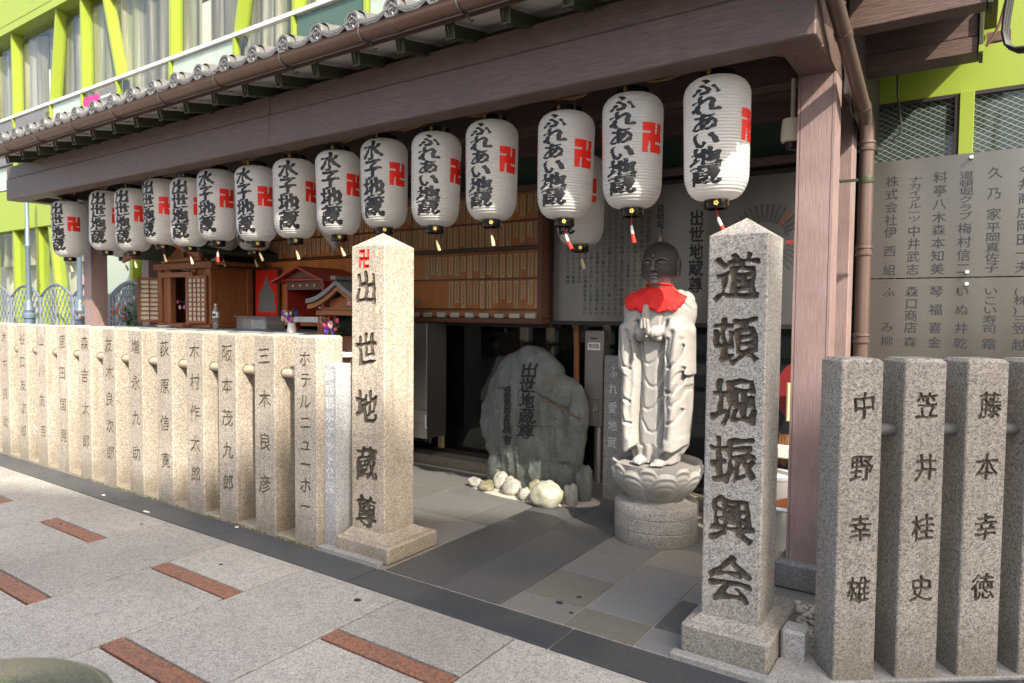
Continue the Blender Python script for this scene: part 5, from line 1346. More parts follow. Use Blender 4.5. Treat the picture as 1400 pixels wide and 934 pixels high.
m_.add(vs, [(k, (k+1) % NA, NA+(k+1) % NA, NA+k) for k in range(NA)]+[(NA+k, NA+(k+1) % NA, 2*NA+(k+1) % NA, 2*NA+k) for k in range(NA)]+[(2*NA+k, 2*NA+(k+1) % NA, 3*NA) for k in range(NA)])
o = m_.build('lotus_bowl', M['statue'], None, 50, world=False); o.parent = lt
m_ = MB(); m_.lathe([(.272, 0), (.275, .006), (.275, .085), (.271, .088), (.271, .092), (.275, .095), (.275, .17), (.271, .173), (.271, .177), (.275, .18), (.275, .245), (.268, .256), (.17, .262), (.165, .28)], 64)
o = m_.build('round_base', M['gr_right'], None, 35, world=False); o.parent = lt

# ------------------------------------------------------------------ rock monument
ol = [(655, 660, -.0), ]
outl = [(-3.53, .0), (-3.575, .12), (-3.50, .22), (-3.55, .38), (-3.60, .52), (-3.585, .66), (-3.55, .80), (-3.47, .93), (-3.38, 1.06), (-3.30, 1.14), (-3.18, 1.205), (-3.08, 1.215), (-2.99, 1.20), (-2.90, 1.14), (-2.82, 1.07), (-2.79, .98), (-2.70, .955), (-2.62, .90), (-2.56, .80), (-2.555, .68), (-2.57, .55), (-2.59, .40), (-2.62, .25), (-2.66, .10), (-2.70, .0)]
cxr, czr = -3.06, .55
def outline(n):
    P = np.array(outl); P = np.vstack([P, [[-3.1, -.05]], P[:1]]); d = np.r_[0, np.cumsum(np.hypot(*np.diff(P, axis=0).T))]
    t = np.linspace(0, d[-1], n, endpoint=False); J = np.random.RandomState(4); w1 = np.interp(t, np.linspace(0, d[-1], 60), J.uniform(-.018, .018, 60)); w2 = np.interp(t, np.linspace(0, d[-1], 60), J.uniform(-.014, .014, 60))
    return np.c_[np.interp(t, d, P[:, 0])+w1, np.interp(t, d, P[:, 1])+w2]
from mathutils import noise as mn
O_ = outline(150)
def fb(x, z, s, o=0): return mn.fractal(Vector((x*s, z*s*.5, o)), 1.0, 2.0, 5)
def rock_front(x, z, k):   # k: 0 centre..1 edge
    y = -.15*(1-k**3.2)**.55
    right = max(0, (x+3.0)/.45)
    y += .05*right**1.2                       # right half recedes past the ridge
    y += .028*fb(x, z, 3, 1)+.020*fb(x*3, z*.5, 5, 2)*min(1, right*3+.2)+.008*fb(x, z, 16, 5)+.022*(1-abs(mn.noise(Vector((x*4+z*1.5, z*1.8-x, 3)))*2))+.012*mn.cell(Vector((x*9, z*3.5, 2)))
    e = abs(z-(.86-.55*(x+2.98)))             # rusty crack on the right
    if x > -2.95: y += .022*max(0, 1-e/.02)
    return y
RY = 4.80
m_ = MB(); nr = 34; vs = []; n = len(O_)
for j in range(nr+1):
    k = (j/nr)
    for (x, z) in O_:
        xx = cxr+(x-cxr)*k; zz = czr+(z-czr)*k; vs.append((xx, RY+rock_front(xx, zz, k), zz))
fs = [(j*n+i, j*n+(i+1) % n, (j+1)*n+(i+1) % n, (j+1)*n+i) for j in range(nr) for i in range(n)]
fs = [f[::-1] for f in fs]
for j in range(1, 7):
    k = j/6; 
    for (x, z) in O_: vs.append((cxr+(x-cxr)*(1-.25*k*k), RY+.05+.17*k, czr+(z-czr)*(1-.2*k*k)))
b0 = nr*n
for j in range(6):
    a0 = (nr+j)*n; a1 = (nr+j+1)*n
    fs += [(a0+i, a1+i, a1+(i+1) % n, a0+(i+1) % n) for i in range(n)]
m_.add(vs, fs)
M['rock_ink'] = plain('engraved_rock_shade', (.018, .02, .018), .95, 0, .3, 30)  # flat dark letters carry the shade of carved grooves in their colour
rt = thing('stone_monument', 'rough green-grey standing rock monument with two columns of carved writing', 'stone monument', (-3.06, RY, 0))
m_.build('rock', M['rock'], rt, 22, recalc=False)
m2 = MB()
def on_rock(u, v):
    d = np.hypot(O_[:, 0]-cxr, O_[:, 1]-czr); a = math.atan2(v-czr, u-cxr); aa = np.arctan2(O_[:, 1]-czr, O_[:, 0]-cxr); i = int(np.argmin(np.abs((aa-a+math.pi) % (2*math.pi)-math.pi)))
    k = min(1, math.hypot(u-cxr, v-czr)/d[i]); return (u, RY+min(rock_front(u+a_, v+b_, k) for a_ in (-.006, 0, .006) for b_ in (-.006, 0, .006))-.004, v)
flat_text(m2, [(c, -3.02, 1.02-.125*k, .15, .135) for k, c in enumerate('出世地蔵尊')], on_rock, .02, .03, 0, 3, .08, .02)
flat_text(m2, [(c, -3.21, .84-.082*k, .095, .09) for k, c in enumerate('道頓堀振興會')], on_rock, .02, .02, 0, 4, .08, .02)
tag(m2.build('engraved_writing', M['rock_ink'], rt), kind='stuff')
m2 = MB(); pts = [(x, .86-.55*(x+2.98)+.012*math.sin(x*40)) for x in np.linspace(-2.93, -2.58, 22)]
for a, b in zip(pts[:-1], pts[1:]):
    w_ = .008+.008*random.random(); A_ = on_rock(a[0], a[1]-w_); B_ = on_rock(b[0], b[1]-w_); C_ = on_rock(b[0], b[1]+w_*.6); D_ = on_rock(a[0], a[1]+w_*.6); m2.add([A_, B_, C_, D_], [(0, 1, 2, 3)])
m2.build('rusty_crack', M['rust'], rt)
def boulder(x, y, r_, sx, sy, sz, mat, label, seed):
    bm = bmesh.new(); bmesh.ops.create_icosphere(bm, subdivisions=3, radius=r_)
    for v in bm.verts:
        nrm = v.co.normalized(); k = 1+.22*mn.noise(nrm*1.5+Vector((seed*3.1, 0, 0)))+.10*mn.noise(nrm*3.5+Vector((seed, 5, 0)))
        v.co = Vector((v.co.x*sx, v.co.y*sy, max(-.02, v.co.z*sz+r_*sz*.75)))*k
    me = bpy.data.meshes.new('boulder'); bm.to_mesh(me); bm.free(); me.materials.append(M[mat]); me.polygons.foreach_set('use_smooth', [True]*len(me.polygons))
    tag(link('boulder', me, None, (x, y, -.002)), label, 'stone', 'river stones at the foot of the monument')
for k, (x, y, r_, sx, sy, sz, mt, lb_) in enumerate([
    (-3.49, 4.60, .07, 1.3, .8, .8, 'boulder', 'flat grey river stone at the far left foot of the monument'),
    (-3.34, 4.55, .075, 1.15, .9, .8, 'boulder_moss', 'low brown-green stone left of the monument foot, in front'),
    (-3.27, 4.67, .085, 1, .9, 1.15, 'boulder', 'upright grey stone leaning on the left side of the monument'),
    (-3.09, 4.56, .09, 1.05, .9, 1.15, 'boulder', 'pale rounded stone before the left half of the monument'),
    (-2.93, 4.50, .068, 1.05, .9, 1, 'boulder', 'small grey stone between the pale and the white ones'),
    (-2.90, 4.63, .085, 1.05, .8, 1.1, 'boulder_moss', 'brown mottled stone behind the big white boulder'),
    (-2.70, 4.46, .135, 1.12, .85, .92, 'boulder_white', 'big sunlit white boulder with a greenish patch'),
    (-2.55, 4.58, .085, .8, .7, 1.3, 'boulder', 'upright pale stone just right of the big white boulder'),
    (-2.52, 4.74, .12, .62, .7, 1.7, 'rock', 'tall grey-green stone wedged at the right side of the monument'),
    (-3.0, 4.70, .05, 1.2, 1, .8, 'boulder_moss', 'tiny stone tucked right below the monument writing')]): boulder(x, y, r_*(.86 if mt != 'boulder_white' else .86), sx, sy, sz, mt, lb_, k)
m_ = MB(); m_.lathe([(.0, .012), (.58, .010), (.62, .0)], 40, (-3.0, 4.72), sx=1, sy=.42, caps=False)
tag(m_.build('cement_bed', M['mortar_pale'], None, 40), kind='structure')

# ------------------------------------------------------------------ offering post and small stone post
t_ = thing('offering_box', 'slim brushed steel offering box on a round pole with a small black-lettered label', 'offering box', (-2.55, 4.95, 0))
def ob(name, mat, *a, ch=.003): m_ = MB(); m_.box(*a, ch=ch) if ch else m_.box(*a); return m_.build(name, mat, t_)
ob('box_body', M['steel_box'], -2.645, -2.475, 4.95, 5.07, .57, 1.352, ch=.005)
ob('coin_slot', M['dark'], -2.59, -2.53, 4.9485, 4.952, 1.285, 1.294, ch=0); ob('label_plate', M['paperlabel'], -2.615, -2.505, 4.948, 4.952, 1.195, 1.255, ch=0)
m_ = MB(); simple_text(m_, [(c, -2.592+.032*k, 1.225, .032, .045) for k, c in enumerate('賽銭箱')], 4.9475, bold=.01); m_.build('label_lettering', M['ink'], t_)
d_ = ob('door', M['steel_box'], -2.61, -2.515, 4.9455, 4.952, .60, .79, ch=.001)
m_ = MB(); m_.lathe([(0, .008), (.008, .008), (.009, 0)], 12, caps=False); lk = link('lock', m_.mesh('lock', M['black'], 40), d_, (-2.53+2.55, 4.945-4.95, .695), (R(90), 0, 0))
m_ = MB()
for a in ((-2.613, -2.610, .597, .793), (-2.515, -2.512, .597, .793), (-2.610, -2.515, .790, .793), (-2.610, -2.515, .597, .600)): m_.box(a[0], a[1], 4.9488, 4.9495, a[2], a[3])
m_.build('door_gap', M['dark'], t_)
m_ = MB(); m_.lathe([(.043, .1), (.043, .57)], 28, (-2.53, 5.01)); m_.build('pole', M['steel_box'], t_, 30)
ob('foot', M['steel_box'], -2.60, -2.46, 4.94, 5.08, .0, .115)
t_ = thing('small_stone_post', 'dark grey granite post with five carved characters beside the statue', 'stone post', (-2.38, 5.0, 0))
m_ = MB(); items = [(c, -2.375, z, .08, .095) for c, z in zip('ふれ愛地蔵', (1.03, .89, .74, .60, .46))]
stone_post(m_, -2.455, -2.30, 4.93, 5.01, 0, 1.155, items, ch=.003, top_in=.004, top_drop=.004, step=.005, slope=1.2, cap=.005, bold=.004, seed=44)
m_.build('shaft', [M['gr_small'], M['grime_pale']], t_)
# ------------------------------------------------------------------ altar table and what stands on it
at = thing('altar_table', 'long grey granite altar table behind the left fence', 'altar table', (-6.6, 4.4, 0))
def ab(name, mat, *a, ch=.01, parent=None): m_ = MB(); m_.box(*a, ch=ch) if ch else m_.box(*a); return m_.build(name, mat, parent or at)
ab('table_top', M['gr_plinth'], -8.6, -5.05, 4.05, 4.95, 1.20, 1.285); ab('table_front', M['gr_plinth'], -8.5, -5.15, 4.15, 4.9, 0, 1.20)
ab('lower_shelf', M['gr_plinth'], -5.045, -4.55, 4.05, 4.9, 0, 1.0); ab('stone_step', M['gr_small'], -4.9, -4.6, 4.4, 4.8, 1.0, 1.16)
HT = 1.287
# large cypress shrine
hs = thing('household_shrine', 'large red-brown cypress shrine with open lattice doors and shingled gable roof', 'wooden shrine', (-7.6, 4.6, HT))
def hb(name, mat, *a, ch=.004, parent=None): m_ = MB(); m_.box(*a, ch=ch) if ch else m_.box(*a); return m_.build(name, mat, parent or hs)
hb('base', M['cypress_x'], -8.12, -7.03, 4.36, 4.98, HT, HT+.045); hb('step', M['cypress_x'], -7.98, -7.40, 4.25, 4.355, HT, HT+.03)
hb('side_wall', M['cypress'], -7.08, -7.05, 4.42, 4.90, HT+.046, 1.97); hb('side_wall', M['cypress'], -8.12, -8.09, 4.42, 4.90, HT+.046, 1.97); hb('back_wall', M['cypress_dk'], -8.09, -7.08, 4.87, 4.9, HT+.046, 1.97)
for x in (-8.14, -7.94, -7.43, -7.12): hb('pillar', M['cypress'], x, x+.08, 4.38, 4.45, HT+.046, 1.955)
hb('pillar', M['cypress'], -7.10, -7.035, 4.84, 4.92, HT+.046, 1.97)
hb('front_panel', M['cypress'], -8.06, -7.94, 4.41, 4.43, HT+.046, 1.95); hb('front_panel', M['cypress'], -7.35, -7.12, 4.41, 4.43, HT+.046, 1.95)
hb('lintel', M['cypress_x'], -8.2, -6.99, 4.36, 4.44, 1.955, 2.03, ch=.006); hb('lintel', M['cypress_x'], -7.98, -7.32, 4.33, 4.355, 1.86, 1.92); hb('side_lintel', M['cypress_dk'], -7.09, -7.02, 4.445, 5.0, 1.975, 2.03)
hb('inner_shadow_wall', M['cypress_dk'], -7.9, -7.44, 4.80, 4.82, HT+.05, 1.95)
gp = [(-8.06, 2.03), (-7.08, 2.03), (-7.57, 2.30)]
m_ = MB(); m_.prism(gp, 'y', 4.40, 4.43); m_.build('gable_board', M['cypress_x'], hs)
hb('gable_beam', M['cypress_x'], -7.95, -7.19, 4.355, 4.40, 2.04, 2.085); hb('gable_strut', M['cypress'], -7.60, -7.54, 4.36, 4.398, 2.088, 2.27)
m_ = MB()
for k in range(20): y = 4.40+.033*k; m_.box(-7.02, -6.80, y, y+.016, 1.99-.0, 2.02)
m_.build('rafter_ends', M['cypress_x'], hs)
for s in (-1, 1):
    def rp(u, v, s=s): # u along ridge 0..1, v ridge->eave
        x = -7.57+s*(.80*v); z = 2.42-.34*v+.055*v*v
        return (x, 4.10+1.02*u, z)
    m_ = MB(); m_.grid(lambda u, v: rp(u, v), 1, 14); m_.grid(lambda u, v: (rp(u, v)[0], rp(u, v)[1], rp(u, v)[2]-.05), 1, 14)
    m_.grid(lambda u, v: (rp(0, v)[0], rp(0, v)[1], rp(0, v)[2]-.05*u), 1, 14); m_.grid(lambda u, v: (rp(1, v)[0], rp(1, v)[1], rp(1, v)[2]-.05*u), 1, 14); m_.grid(lambda u, v: (rp(u, 1)[0], rp(u, 1)[1], rp(u, 1)[2]-.05*v), 1, 1)
    m_.build('roof', M['shingle'], hs)
    for c in range(9):            # shingle courses
        v0 = c/9
        for k in range(8):
            y0 = 4.10+1.02*k/8; a = rp(0, v0); b = rp(0, min(1, v0+.125))
            q = MB(); q.hexa([(a[0], y0+.003, a[2]), (b[0], y0+.003, b[2]+.010), (b[0], y0+.1245, b[2]+.010), (a[0], y0+.1245, a[2]), (a[0], y0+.003, a[2]+.005), (b[0], y0+.003, b[2]+.019), (b[0], y0+.1245, b[2]+.019), (a[0], y0+.1245, a[2]+.005)]); q.build('shingle', M['shingle'], hs)
    m_ = MB()                    # barge board
    for k in range(12):
        a = rp(0, k/12); b = rp(0, (k+1)/12)
        m_.hexa([(a[0], 4.085, a[2]-.13+.03*(k/12)), (b[0], 4.085, b[2]-.13+.03*((k+1)/12)), (b[0], 4.115, b[2]-.13+.03*((k+1)/12)), (a[0], 4.115, a[2]-.13+.03*(k/12)), (a[0], 4.085, a[2]-.045), (b[0], 4.085, b[2]-.045), (b[0], 4.115, b[2]-.045), (a[0], 4.115, a[2]-.045)])
    m_.build('barge_board', M['cypress_x'], hs)
hb('ridge', M['shingle'], -7.63, -7.51, 4.06, 5.16, 2.42, 2.50, ch=.01)
m_ = MB(); m_.lathe([(0, -.02), (.04, -.02), (.055, 0), (.04, .02), (0, .02)], 12); me_ = m_.mesh('gable_pendant', M['cypress'], 40); link('gable_pendant', me_, hs, (.03, 4.07-4.6, 2.24-HT), (R(90), 0, 0))
def lattice_door(x0, x1, y, z0, z1, nx, nz, rot=0, hinge=None):
    w_ = x1-x0; h = z1-z0
    e = bpy.data.objects.new('door', None); m_ = MB(); b_ = .03
    for a in ((0, b_, 0, h), (w_-b_, w_, 0, h), (b_, w_-b_, 0, b_), (b_, w_-b_, h-b_, h)): m_.box(a[0], a[1], 0, .025, a[2], a[3])
    o = m_.build('door_frame', M['cypress'], None); o.parent = hs; o.location = (x0+7.6, y-4.6, z0-HT); o.rotation_euler[2] = rot
    m_ = MB()
    for i in range(1, nx): x = b_+(w_-2*b_)*i/nx; m_.box(x-.007, x+.007, .004, .014, b_, h-b_)
    for i in range(1, nz): z = b_+(h-2*b_)*i/nz; m_.box(b_, w_-b_, .002, .012, z-.007, z+.007)
    l = m_.build('lattice', M['cypress_x'], None); l.parent = o
    m_ = MB(); m_.box(b_, w_-b_, .016, .018, b_, h-b_); p_ = m_.build('paper', M['cream'], None); p_.parent = o
    bpy.data.objects.remove(e); return o
lattice_door(-8.30, -7.95, 4.22, HT+.05, 1.87, 3, 9, R(62)); lattice_door(-7.40, -7.07, 4.30, HT+.05, 1.87, 4, 9, R(8))
def flowers(name, label, x, y, z, cols, spread, h, n=14, pot=None, seed=0, nl=14):
    rs = random.Random(seed); t_ = thing(name, label, 'flowers', (x, y, z))
    if pot:
        m_ = MB(); m_.lathe([(.02, 0), (.04, 0), (.045, .05), (.036, .10), (.042, .12), (.035, .12)], 18, (x, y)); m_.v = [(a, b, c+z) for a, b, c in m_.v]; m_.build('vase', M[pot], t_, 40)
    m_ = MB(); z0 = z+(.10 if pot else 0)
    for k in range(nl):
        a = rs.uniform(0, 6.28); l = rs.uniform(.07, .13); b0 = Vector((x+rs.uniform(-.3, .3)*spread, y+rs.uniform(-.3, .3)*spread, z0+rs.uniform(.2, .8)*h)); d = Vector((math.cos(a), math.sin(a)*.7, rs.uniform(-.1, .9))).normalized(); s_ = d.cross(Vector((0, 0, 1))).normalized()*.022; up = Vector((0, 0, .012))
        m_.add([b0, b0+d*l*.45+s_+up, b0+d*l, b0+d*l*.45-s_+up, b0+d*l*.5-up*.3], [(0, 1, 4), (1, 2, 4), (2, 3, 4), (3, 0, 4)])
        m_.tube([(x, y, z0-.02), tuple(b0)], .003, 4)
    m_.build('leaves', M['leaf'], t_)
    for k in range(n):
        c = cols[k % len(cols)]; m_ = MB(); o = Vector((x+rs.uniform(-1, 1)*spread, y+rs.uniform(-1, .4)*spread, z0+rs.uniform(.35, 1)*h)); rr = rs.uniform(.018, .036)
        for ring, (rf, zf, npt) in enumerate(((1, 0, 9), (.7, .35, 7), (.4, .6, 5))):
            for p in range(npt):
                a = 2*math.pi*p/npt+ring; d = Vector((math.cos(a), -.35, math.sin(a))); s_ = Vector((-math.sin(a), 0, math.cos(a)))*rr*.38*rf
                b0 = o+Vector((0, -zf*rr, 0)); m_.add([b0, b0+d*rr*rf*.6+s_, b0+d*rr*rf, b0+d*rr*rf*.6-s_], [(0, 1, 2, 3)])
        m_.build('blossom', M[c], t_)
    return t_
flowers('flower_vase', 'pink and purple flowers in a vase inside the open cypress shrine', -7.66, 4.50, HT+.05, ['pink', 'purple', 'pinkpale', 'purple', 'orange'], .09, .17, 14, 'gr_small', 1)
flowers('flower_vase', 'pale pink and purple flowers before the small red shrine', -5.33, 4.14, HT-.03, ['pinkpale', 'purple', 'whitepetal', 'pink', 'pinkpale'], .075, .13, 14, 'white', 2)
flowers('flower_vase', 'pink and violet flowers beside the tall left pillar', -4.72, 4.10, 1.09, ['pink', 'pinkpale', 'purple', 'pink'], .06, .22, 13, 'white', 5, 18)
def cup(x, y, z, r_, h, mat, label, cat='cup'):
    m_ = MB(); m_.lathe([(r_*.6, 0), (r_*.85, h*.15), (r_, h), (r_*.9, h), (r_*.75, h*.2), (0, h*.15)], 20, caps=False); o = m_.build(cat, M[mat], None, 40); o.location = (x, y, z); tag(o, label, cat)
cup(-7.47, 4.46, HT+.046, .032, .07, 'white', 'small white cup inside the open cypress shrine')
cup(-7.62, 4.18, HT, .085, .022, 'white', 'white dish on the table below the cypress shrine', 'dish'); cup(-5.61, 4.40, 1.43, .03, .065, 'bluecup', 'dark blue cup holding a sprig in the red shrine')
cup(-4.60, 4.16, 1.16-.08, .06, .05, 'white', 'white bowl on the low shelf beside the tall left pillar', 'bowl')
# bottle
t_ = thing('plastic_bottle', 'clear plastic water bottle with a white and blue label beside the cypress shrine', 'bottle', (-6.72, 4.24, HT))
m_ = MB(); m_.lathe([(.03, 0), (.033, .01), (.033, .06), (.030, .07), (.033, .08), (.033, .17), (.026, .21), (.013, .235), (.013, .25)], 20); o = m_.build('bottle', M['plastic'], None, 40, world=False); o.parent = t_
m_ = MB(); m_.lathe([(.0345, .12), (.0345, .185)], 20, caps=False); o = m_.build('label', M['paperlabel'], None, 40, world=False); o.parent = t_
m_ = MB(); m_.lathe([(.0350, .135), (.0350, .165)], 20, caps=False); m_.f = m_.f[12:18]; m_.m = m_.m[:6]; o = m_.build('label_print', M['bluecup'], None, 40, world=False); o.parent = t_
m_ = MB(); m_.lathe([(.015, .25), (.015, .268)], 16); o = m_.build('cap', M['white'], None, 40, world=False); o.parent = t_
t_ = thing('plastic_box', 'clear plastic storage box with a paper inside on the altar table', 'storage box', (-6.3, 4.5, HT))
for a in ((-6.56, -6.05, 4.38, 4.385), (-6.56, -6.05, 4.60, 4.605), (-6.56, -6.555, 4.385, 4.60), (-6.055, -6.05, 4.385, 4.60)):
    m_ = MB(); m_.box(*a, HT, HT+.125); m_.build('wall', M['plastic'], t_)
m_ = MB(); m_.box(-6.58, -6.03, 4.36, 4.625, HT+.126, HT+.14, ch=.003); m_.build('lid', M['plastic'], t_)
m_ = MB(); m_.box(-6.33, -6.12, 4.40, 4.402, HT+.01, HT+.10); m_.build('paper', M['paperlabel'], t_)
# framed picture: plain stand-in of a seated grey figure on red
t_ = thing('framed_picture', 'red picture of a seated grey stone figure leaning on the back wall', 'picture', (-6.78, 4.92, 1.4))
m_ = MB(); m_.box(-7.02, -6.58, 4.93, 4.95, 1.40, 1.98, ch=.003); m_.build('frame', M['frame_wood'], t_)
m_ = MB(); m_.box(-6.995, -6.605, 4.926, 4.931, 1.43, 1.955); m_.build('red_ground', M['ink_red'], t_)
m_ = MB(); c0 = -6.79
fig = [(.15, 1.47), (.17, 1.53), (.14, 1.58), (.13, 1.62), (.155, 1.66), (.10, 1.72), (.075, 1.76), (.04, 1.79), (.035, 1.84), (.02, 1.87), (0, 1.88)]
m_.prism([(c0+a, z) for a, z in fig]+[(c0-a, z) for a, z in fig[::-1][1:]], 'y', 4.922, 4.926); m_.build('seated_figure', M['gr_small'], t_)
m_ = MB(); m_.box(-7.3, -7.06, 4.85, 4.87, HT, 1.85); m_.box(-7.04, -5.1, 5.0, 5.02, 1.32, 2.05); tag(m_.build('wall_board', M['votive_back']), 'plain dull wooden boards leaning on the wall behind the framed picture', 'board')
# red lacquered shrine
rs_ = thing('red_shrine', 'small red lacquered shrine with an open dark front and white base strip', 'wooden shrine', (-5.6, 4.7, HT))
def rb(name, mat, *a, ch=.003): m_ = MB(); m_.box(*a, ch=ch) if ch else m_.box(*a); return m_.build(name, mat, rs_)
rb('floor', M['redlac'], -5.89, -5.31, 4.5, 4.95, 1.37, 1.392); rb('white_strip', M['white'], -5.885, -5.315, 4.492, 4.499, 1.375, 1.43, ch=0)
for x in (-5.84, -5.42): rb('foot', M['redlac'], x, x+.06, 4.52, 4.6, HT, 1.369)
rb('side_wall', M['redlac'], -5.89, -5.868, 4.5, 4.95, 1.4, 1.805); rb('side_wall', M['redlac'], -5.335, -5.31, 4.5, 4.95, 1.4, 1.805); rb('back_wall', M['frame_wood'], -5.866, -5.337, 4.93, 4.95, 1.4, 1.805)
rb('inner_shelf', M['white'], -5.65, -5.337, 4.72, 4.9, 1.515, 1.53)
rb('lintel', M['redlac'], -5.93, -5.27, 4.47, 4.5, 1.79, 1.815); rb('dark_curtain', M['frame_wood'], -5.866, -5.337, 4.506, 4.515, 1.70, 1.79)
for s in (-1, 1):
    m_ = MB(); a = (-5.6, 1.935); b = (-5.6+s*.40, 1.79); m_.hexa([(a[0], 4.40, a[1]-.02), (b[0], 4.40, b[1]-.02), (b[0], 5.0, b[1]-.02), (a[0], 5.0, a[1]-.02), (a[0], 4.40, a[1]), (b[0], 4.40, b[1]), (b[0], 5.0, b[1]), (a[0], 5.0, a[1])]); m_.build('roof', M['redlac'], rs_)
m_ = MB(); m_.prism([(-5.83, 1.82), (-5.37, 1.82), (-5.6, 1.90)], 'y', 4.47, 4.48); m_.build('gable_panel', M['frame_wood'], rs_)
for k in range(4): m_ = MB(); m_.lathe([(0, 0), (.012, .0), (.012, .003)], 10); link('gold_crest', m_.mesh('gold_crest', M['gold']), rs_, (-.18+.11*k, 4.505-4.7, 1.745-HT), (R(90), 0, 0))
# small brown shrine with grey roof, half behind the tall pillar
ss = thing('small_wooden_shrine', 'small brown carved shrine with a grey curved roof beside the tall left pillar', 'wooden shrine', (-4.66, 4.3, HT))
def s2(name, mat, *a, ch=.003): m_ = MB(); m_.box(*a, ch=ch) if ch else m_.box(*a); return m_.build(name, mat, ss)
s2('base', M['cypress_dk'], -5.02, -4.3, 4.18, 4.6, HT-.28, HT-.02); s2('body', M['dark'], -4.92, -4.40, 4.27, 4.5, HT-.02, 1.50)
for x in (-4.985, -4.83, -4.50, -4.37): s2('pillar', M['cypress_dk'], x, x+.04, 4.2, 4.24, HT-.02, 1.49)
s2('beam', M['cypress_x'], -5.03, -4.29, 4.17, 4.24, 1.452, 1.50); s2('beam', M['cypress_x'], -4.95, -4.36, 4.16, 4.22, 1.502, 1.525)
s2('panel', M['cypress_x'], -4.86, -4.46, 4.19, 4.22, 1.526, 1.61)
m_ = MB(); flat_text(m_, [('卍', -4.60, 1.568, .05, .05)], lambda u, v: (u, 4.187, v), 10); m_.build('temple_mark', M['pinkpale'], ss)
m_ = MB(); b_ = .012
for i in range(4): x = -4.975+.045*i; m_.box(x, x+b_, 4.15, 4.16, HT, 1.44)
for i in range(6): z = HT+.001+.026*i; m_.box(-4.975, -4.83, 4.152, 4.162, z, z+.009)
m_.build('lattice_door', M['cypress_x'], ss)
for s in (-1, 1):
    for layer, (z1, z0, mt, nm, yb_) in enumerate(((1.765, 1.60, 'rooftile_d', 'roof', 4.08), (1.715, 1.55, 'cypress_x', 'barge_board', 4.10))):
        m_ = MB()
        for k in range(10):
            f = lambda t: (-4.66+s*.40*t, z1-(z1-z0)*(1-(1-t)**1.7))
            a, b = f(k/10), f((k+1)/10); th = .04; y1 = 4.75 if layer == 0 else 4.13
            m_.hexa([(a[0], yb_, a[1]-th), (b[0], yb_, b[1]-th), (b[0], y1, b[1]-th), (a[0], y1, a[1]-th), (a[0], yb_, a[1]), (b[0], yb_, b[1]), (b[0], y1, b[1]), (a[0], y1, a[1])])
        m_.build(nm, M[mt], ss)
    m_ = MB(); m_.hexa([(-4.66, 4.2, 1.61), (-4.66+s*.25, 4.2, 1.53), (-4.66+s*.25, 4.23, 1.53), (-4.66, 4.23, 1.53), (-4.66, 4.2, 1.66), (-4.66+s*.25, 4.2, 1.55), (-4.66+s*.25, 4.23, 1.55), (-4.66, 4.23, 1.66)]); m_.build('gable_board', M['cypress_dk'], ss)
s2('ridge', M['rooftile_d'], -4.69, -4.63, 4.05, 4.78, 1.765, 1.80)
t_ = thing('wall_lamp', 'white triangular lamp shade with a white rod on the back wall above the red shrine', 'lamp', (-5.55, 4.9, 2.2))
m_ = MB(); m_.hexa([(-5.88, 4.85, 2.42), (-5.60, 4.85, 2.42), (-5.60, 4.95, 2.42), (-5.88, 4.95, 2.42), (-5.60, 4.86, 2.16), (-5.56, 4.86, 2.16), (-5.56, 4.92, 2.16), (-5.60, 4.92, 2.16)]); m_.build('shade', M['white'], t_)
m_ = MB(); m_.tube([(-5.9, 4.84, 2.45), (-5.57, 4.84, 2.45), (-5.54, 4.84, 2.40), (-5.53, 4.84, 2.12)], .014, 10); m_.build('rod', M['white'], t_, 40)

# ------------------------------------------------------------------ left: iron railing, lamp posts, shrubs
def scallop_panel():
    m_ = MB(); W_ = 1.16; H_ = 1.68
    def topz(x): return H_+.20*math.sin(math.pi*x/W_) if 0 < x < W_ else H_
    m_.tube([(W_*k/16, 0, topz(W_*k/16)) for k in range(17)], .020, 6)
    for x in (0, W_): m_.tube([(x, 0, 0), (x, 0, H_+.02)], .022, 6)
    m_.tube([(0, 0, .1), (W_, 0, .1)], .015, 6)
    cw = W_/8
    for r_ in range(16):
        z = .75+.095*r_; off = (r_ % 2)*.5
        for c in range(-1, 9):
            x0 = (c+off)*cw
            pts = []
            for k in range(7):
                a = math.pi*k/6; px = x0+cw/2-math.cos(a)*cw/2; pz = z+math.sin(a)*.10
                if 0 <= px <= W_ and pz < topz(px): pts.append((px, 0, pz))
            if len(pts) > 1: m_.tube(pts, .009, 4, caps=False)
    return m_.mesh('scale_lattice', M['iron'])
sm = scallop_panel()
LAB = ['leftmost panel at the picture edge', 'second panel from the left', 'panel left of the first lamp post', 'panel with a medallion right of the first lamp post', 'panel behind the leftmost lantern', 'panel ending at the purple post', 'panel right of the left purple post']
for k in range(5):
    x = -15.5+1.19*k+.02
    t_ = thing('iron_railing', f'blue-grey iron railing of fish-scale lattice, {["leftmost panel at the picture edge", "second panel from the left edge", "panel behind the nearer lamp post", "panel under the leftmost lantern", "panel just left of the purple post"][k]}', 'railing', (x, 5.05, 0), 'iron railing panels'); link('scale_lattice', sm, t_)
    if k == 3:
        m_ = MB()
        for q in range(7):
            a = q*.9; m_.tube([(.58+.02*q*math.cos(a), -.02, 1.4+.03*q*math.sin(a)), (.58+.02*q*math.cos(a)+.04, -.02, 1.4+.03*q*math.sin(a)+.05)], .014, 5)
        o = m_.build('medallion', M['iron'], None, world=False); o.parent = t_
t_ = thing('iron_railing', 'blue-grey iron railing of fish-scale lattice, panel between purple post and cypress shrine', 'railing', (-10.62, 5.05, 0), 'iron railing panels'); link('scale_lattice', sm, t_, scale=(.95, 1, 1))
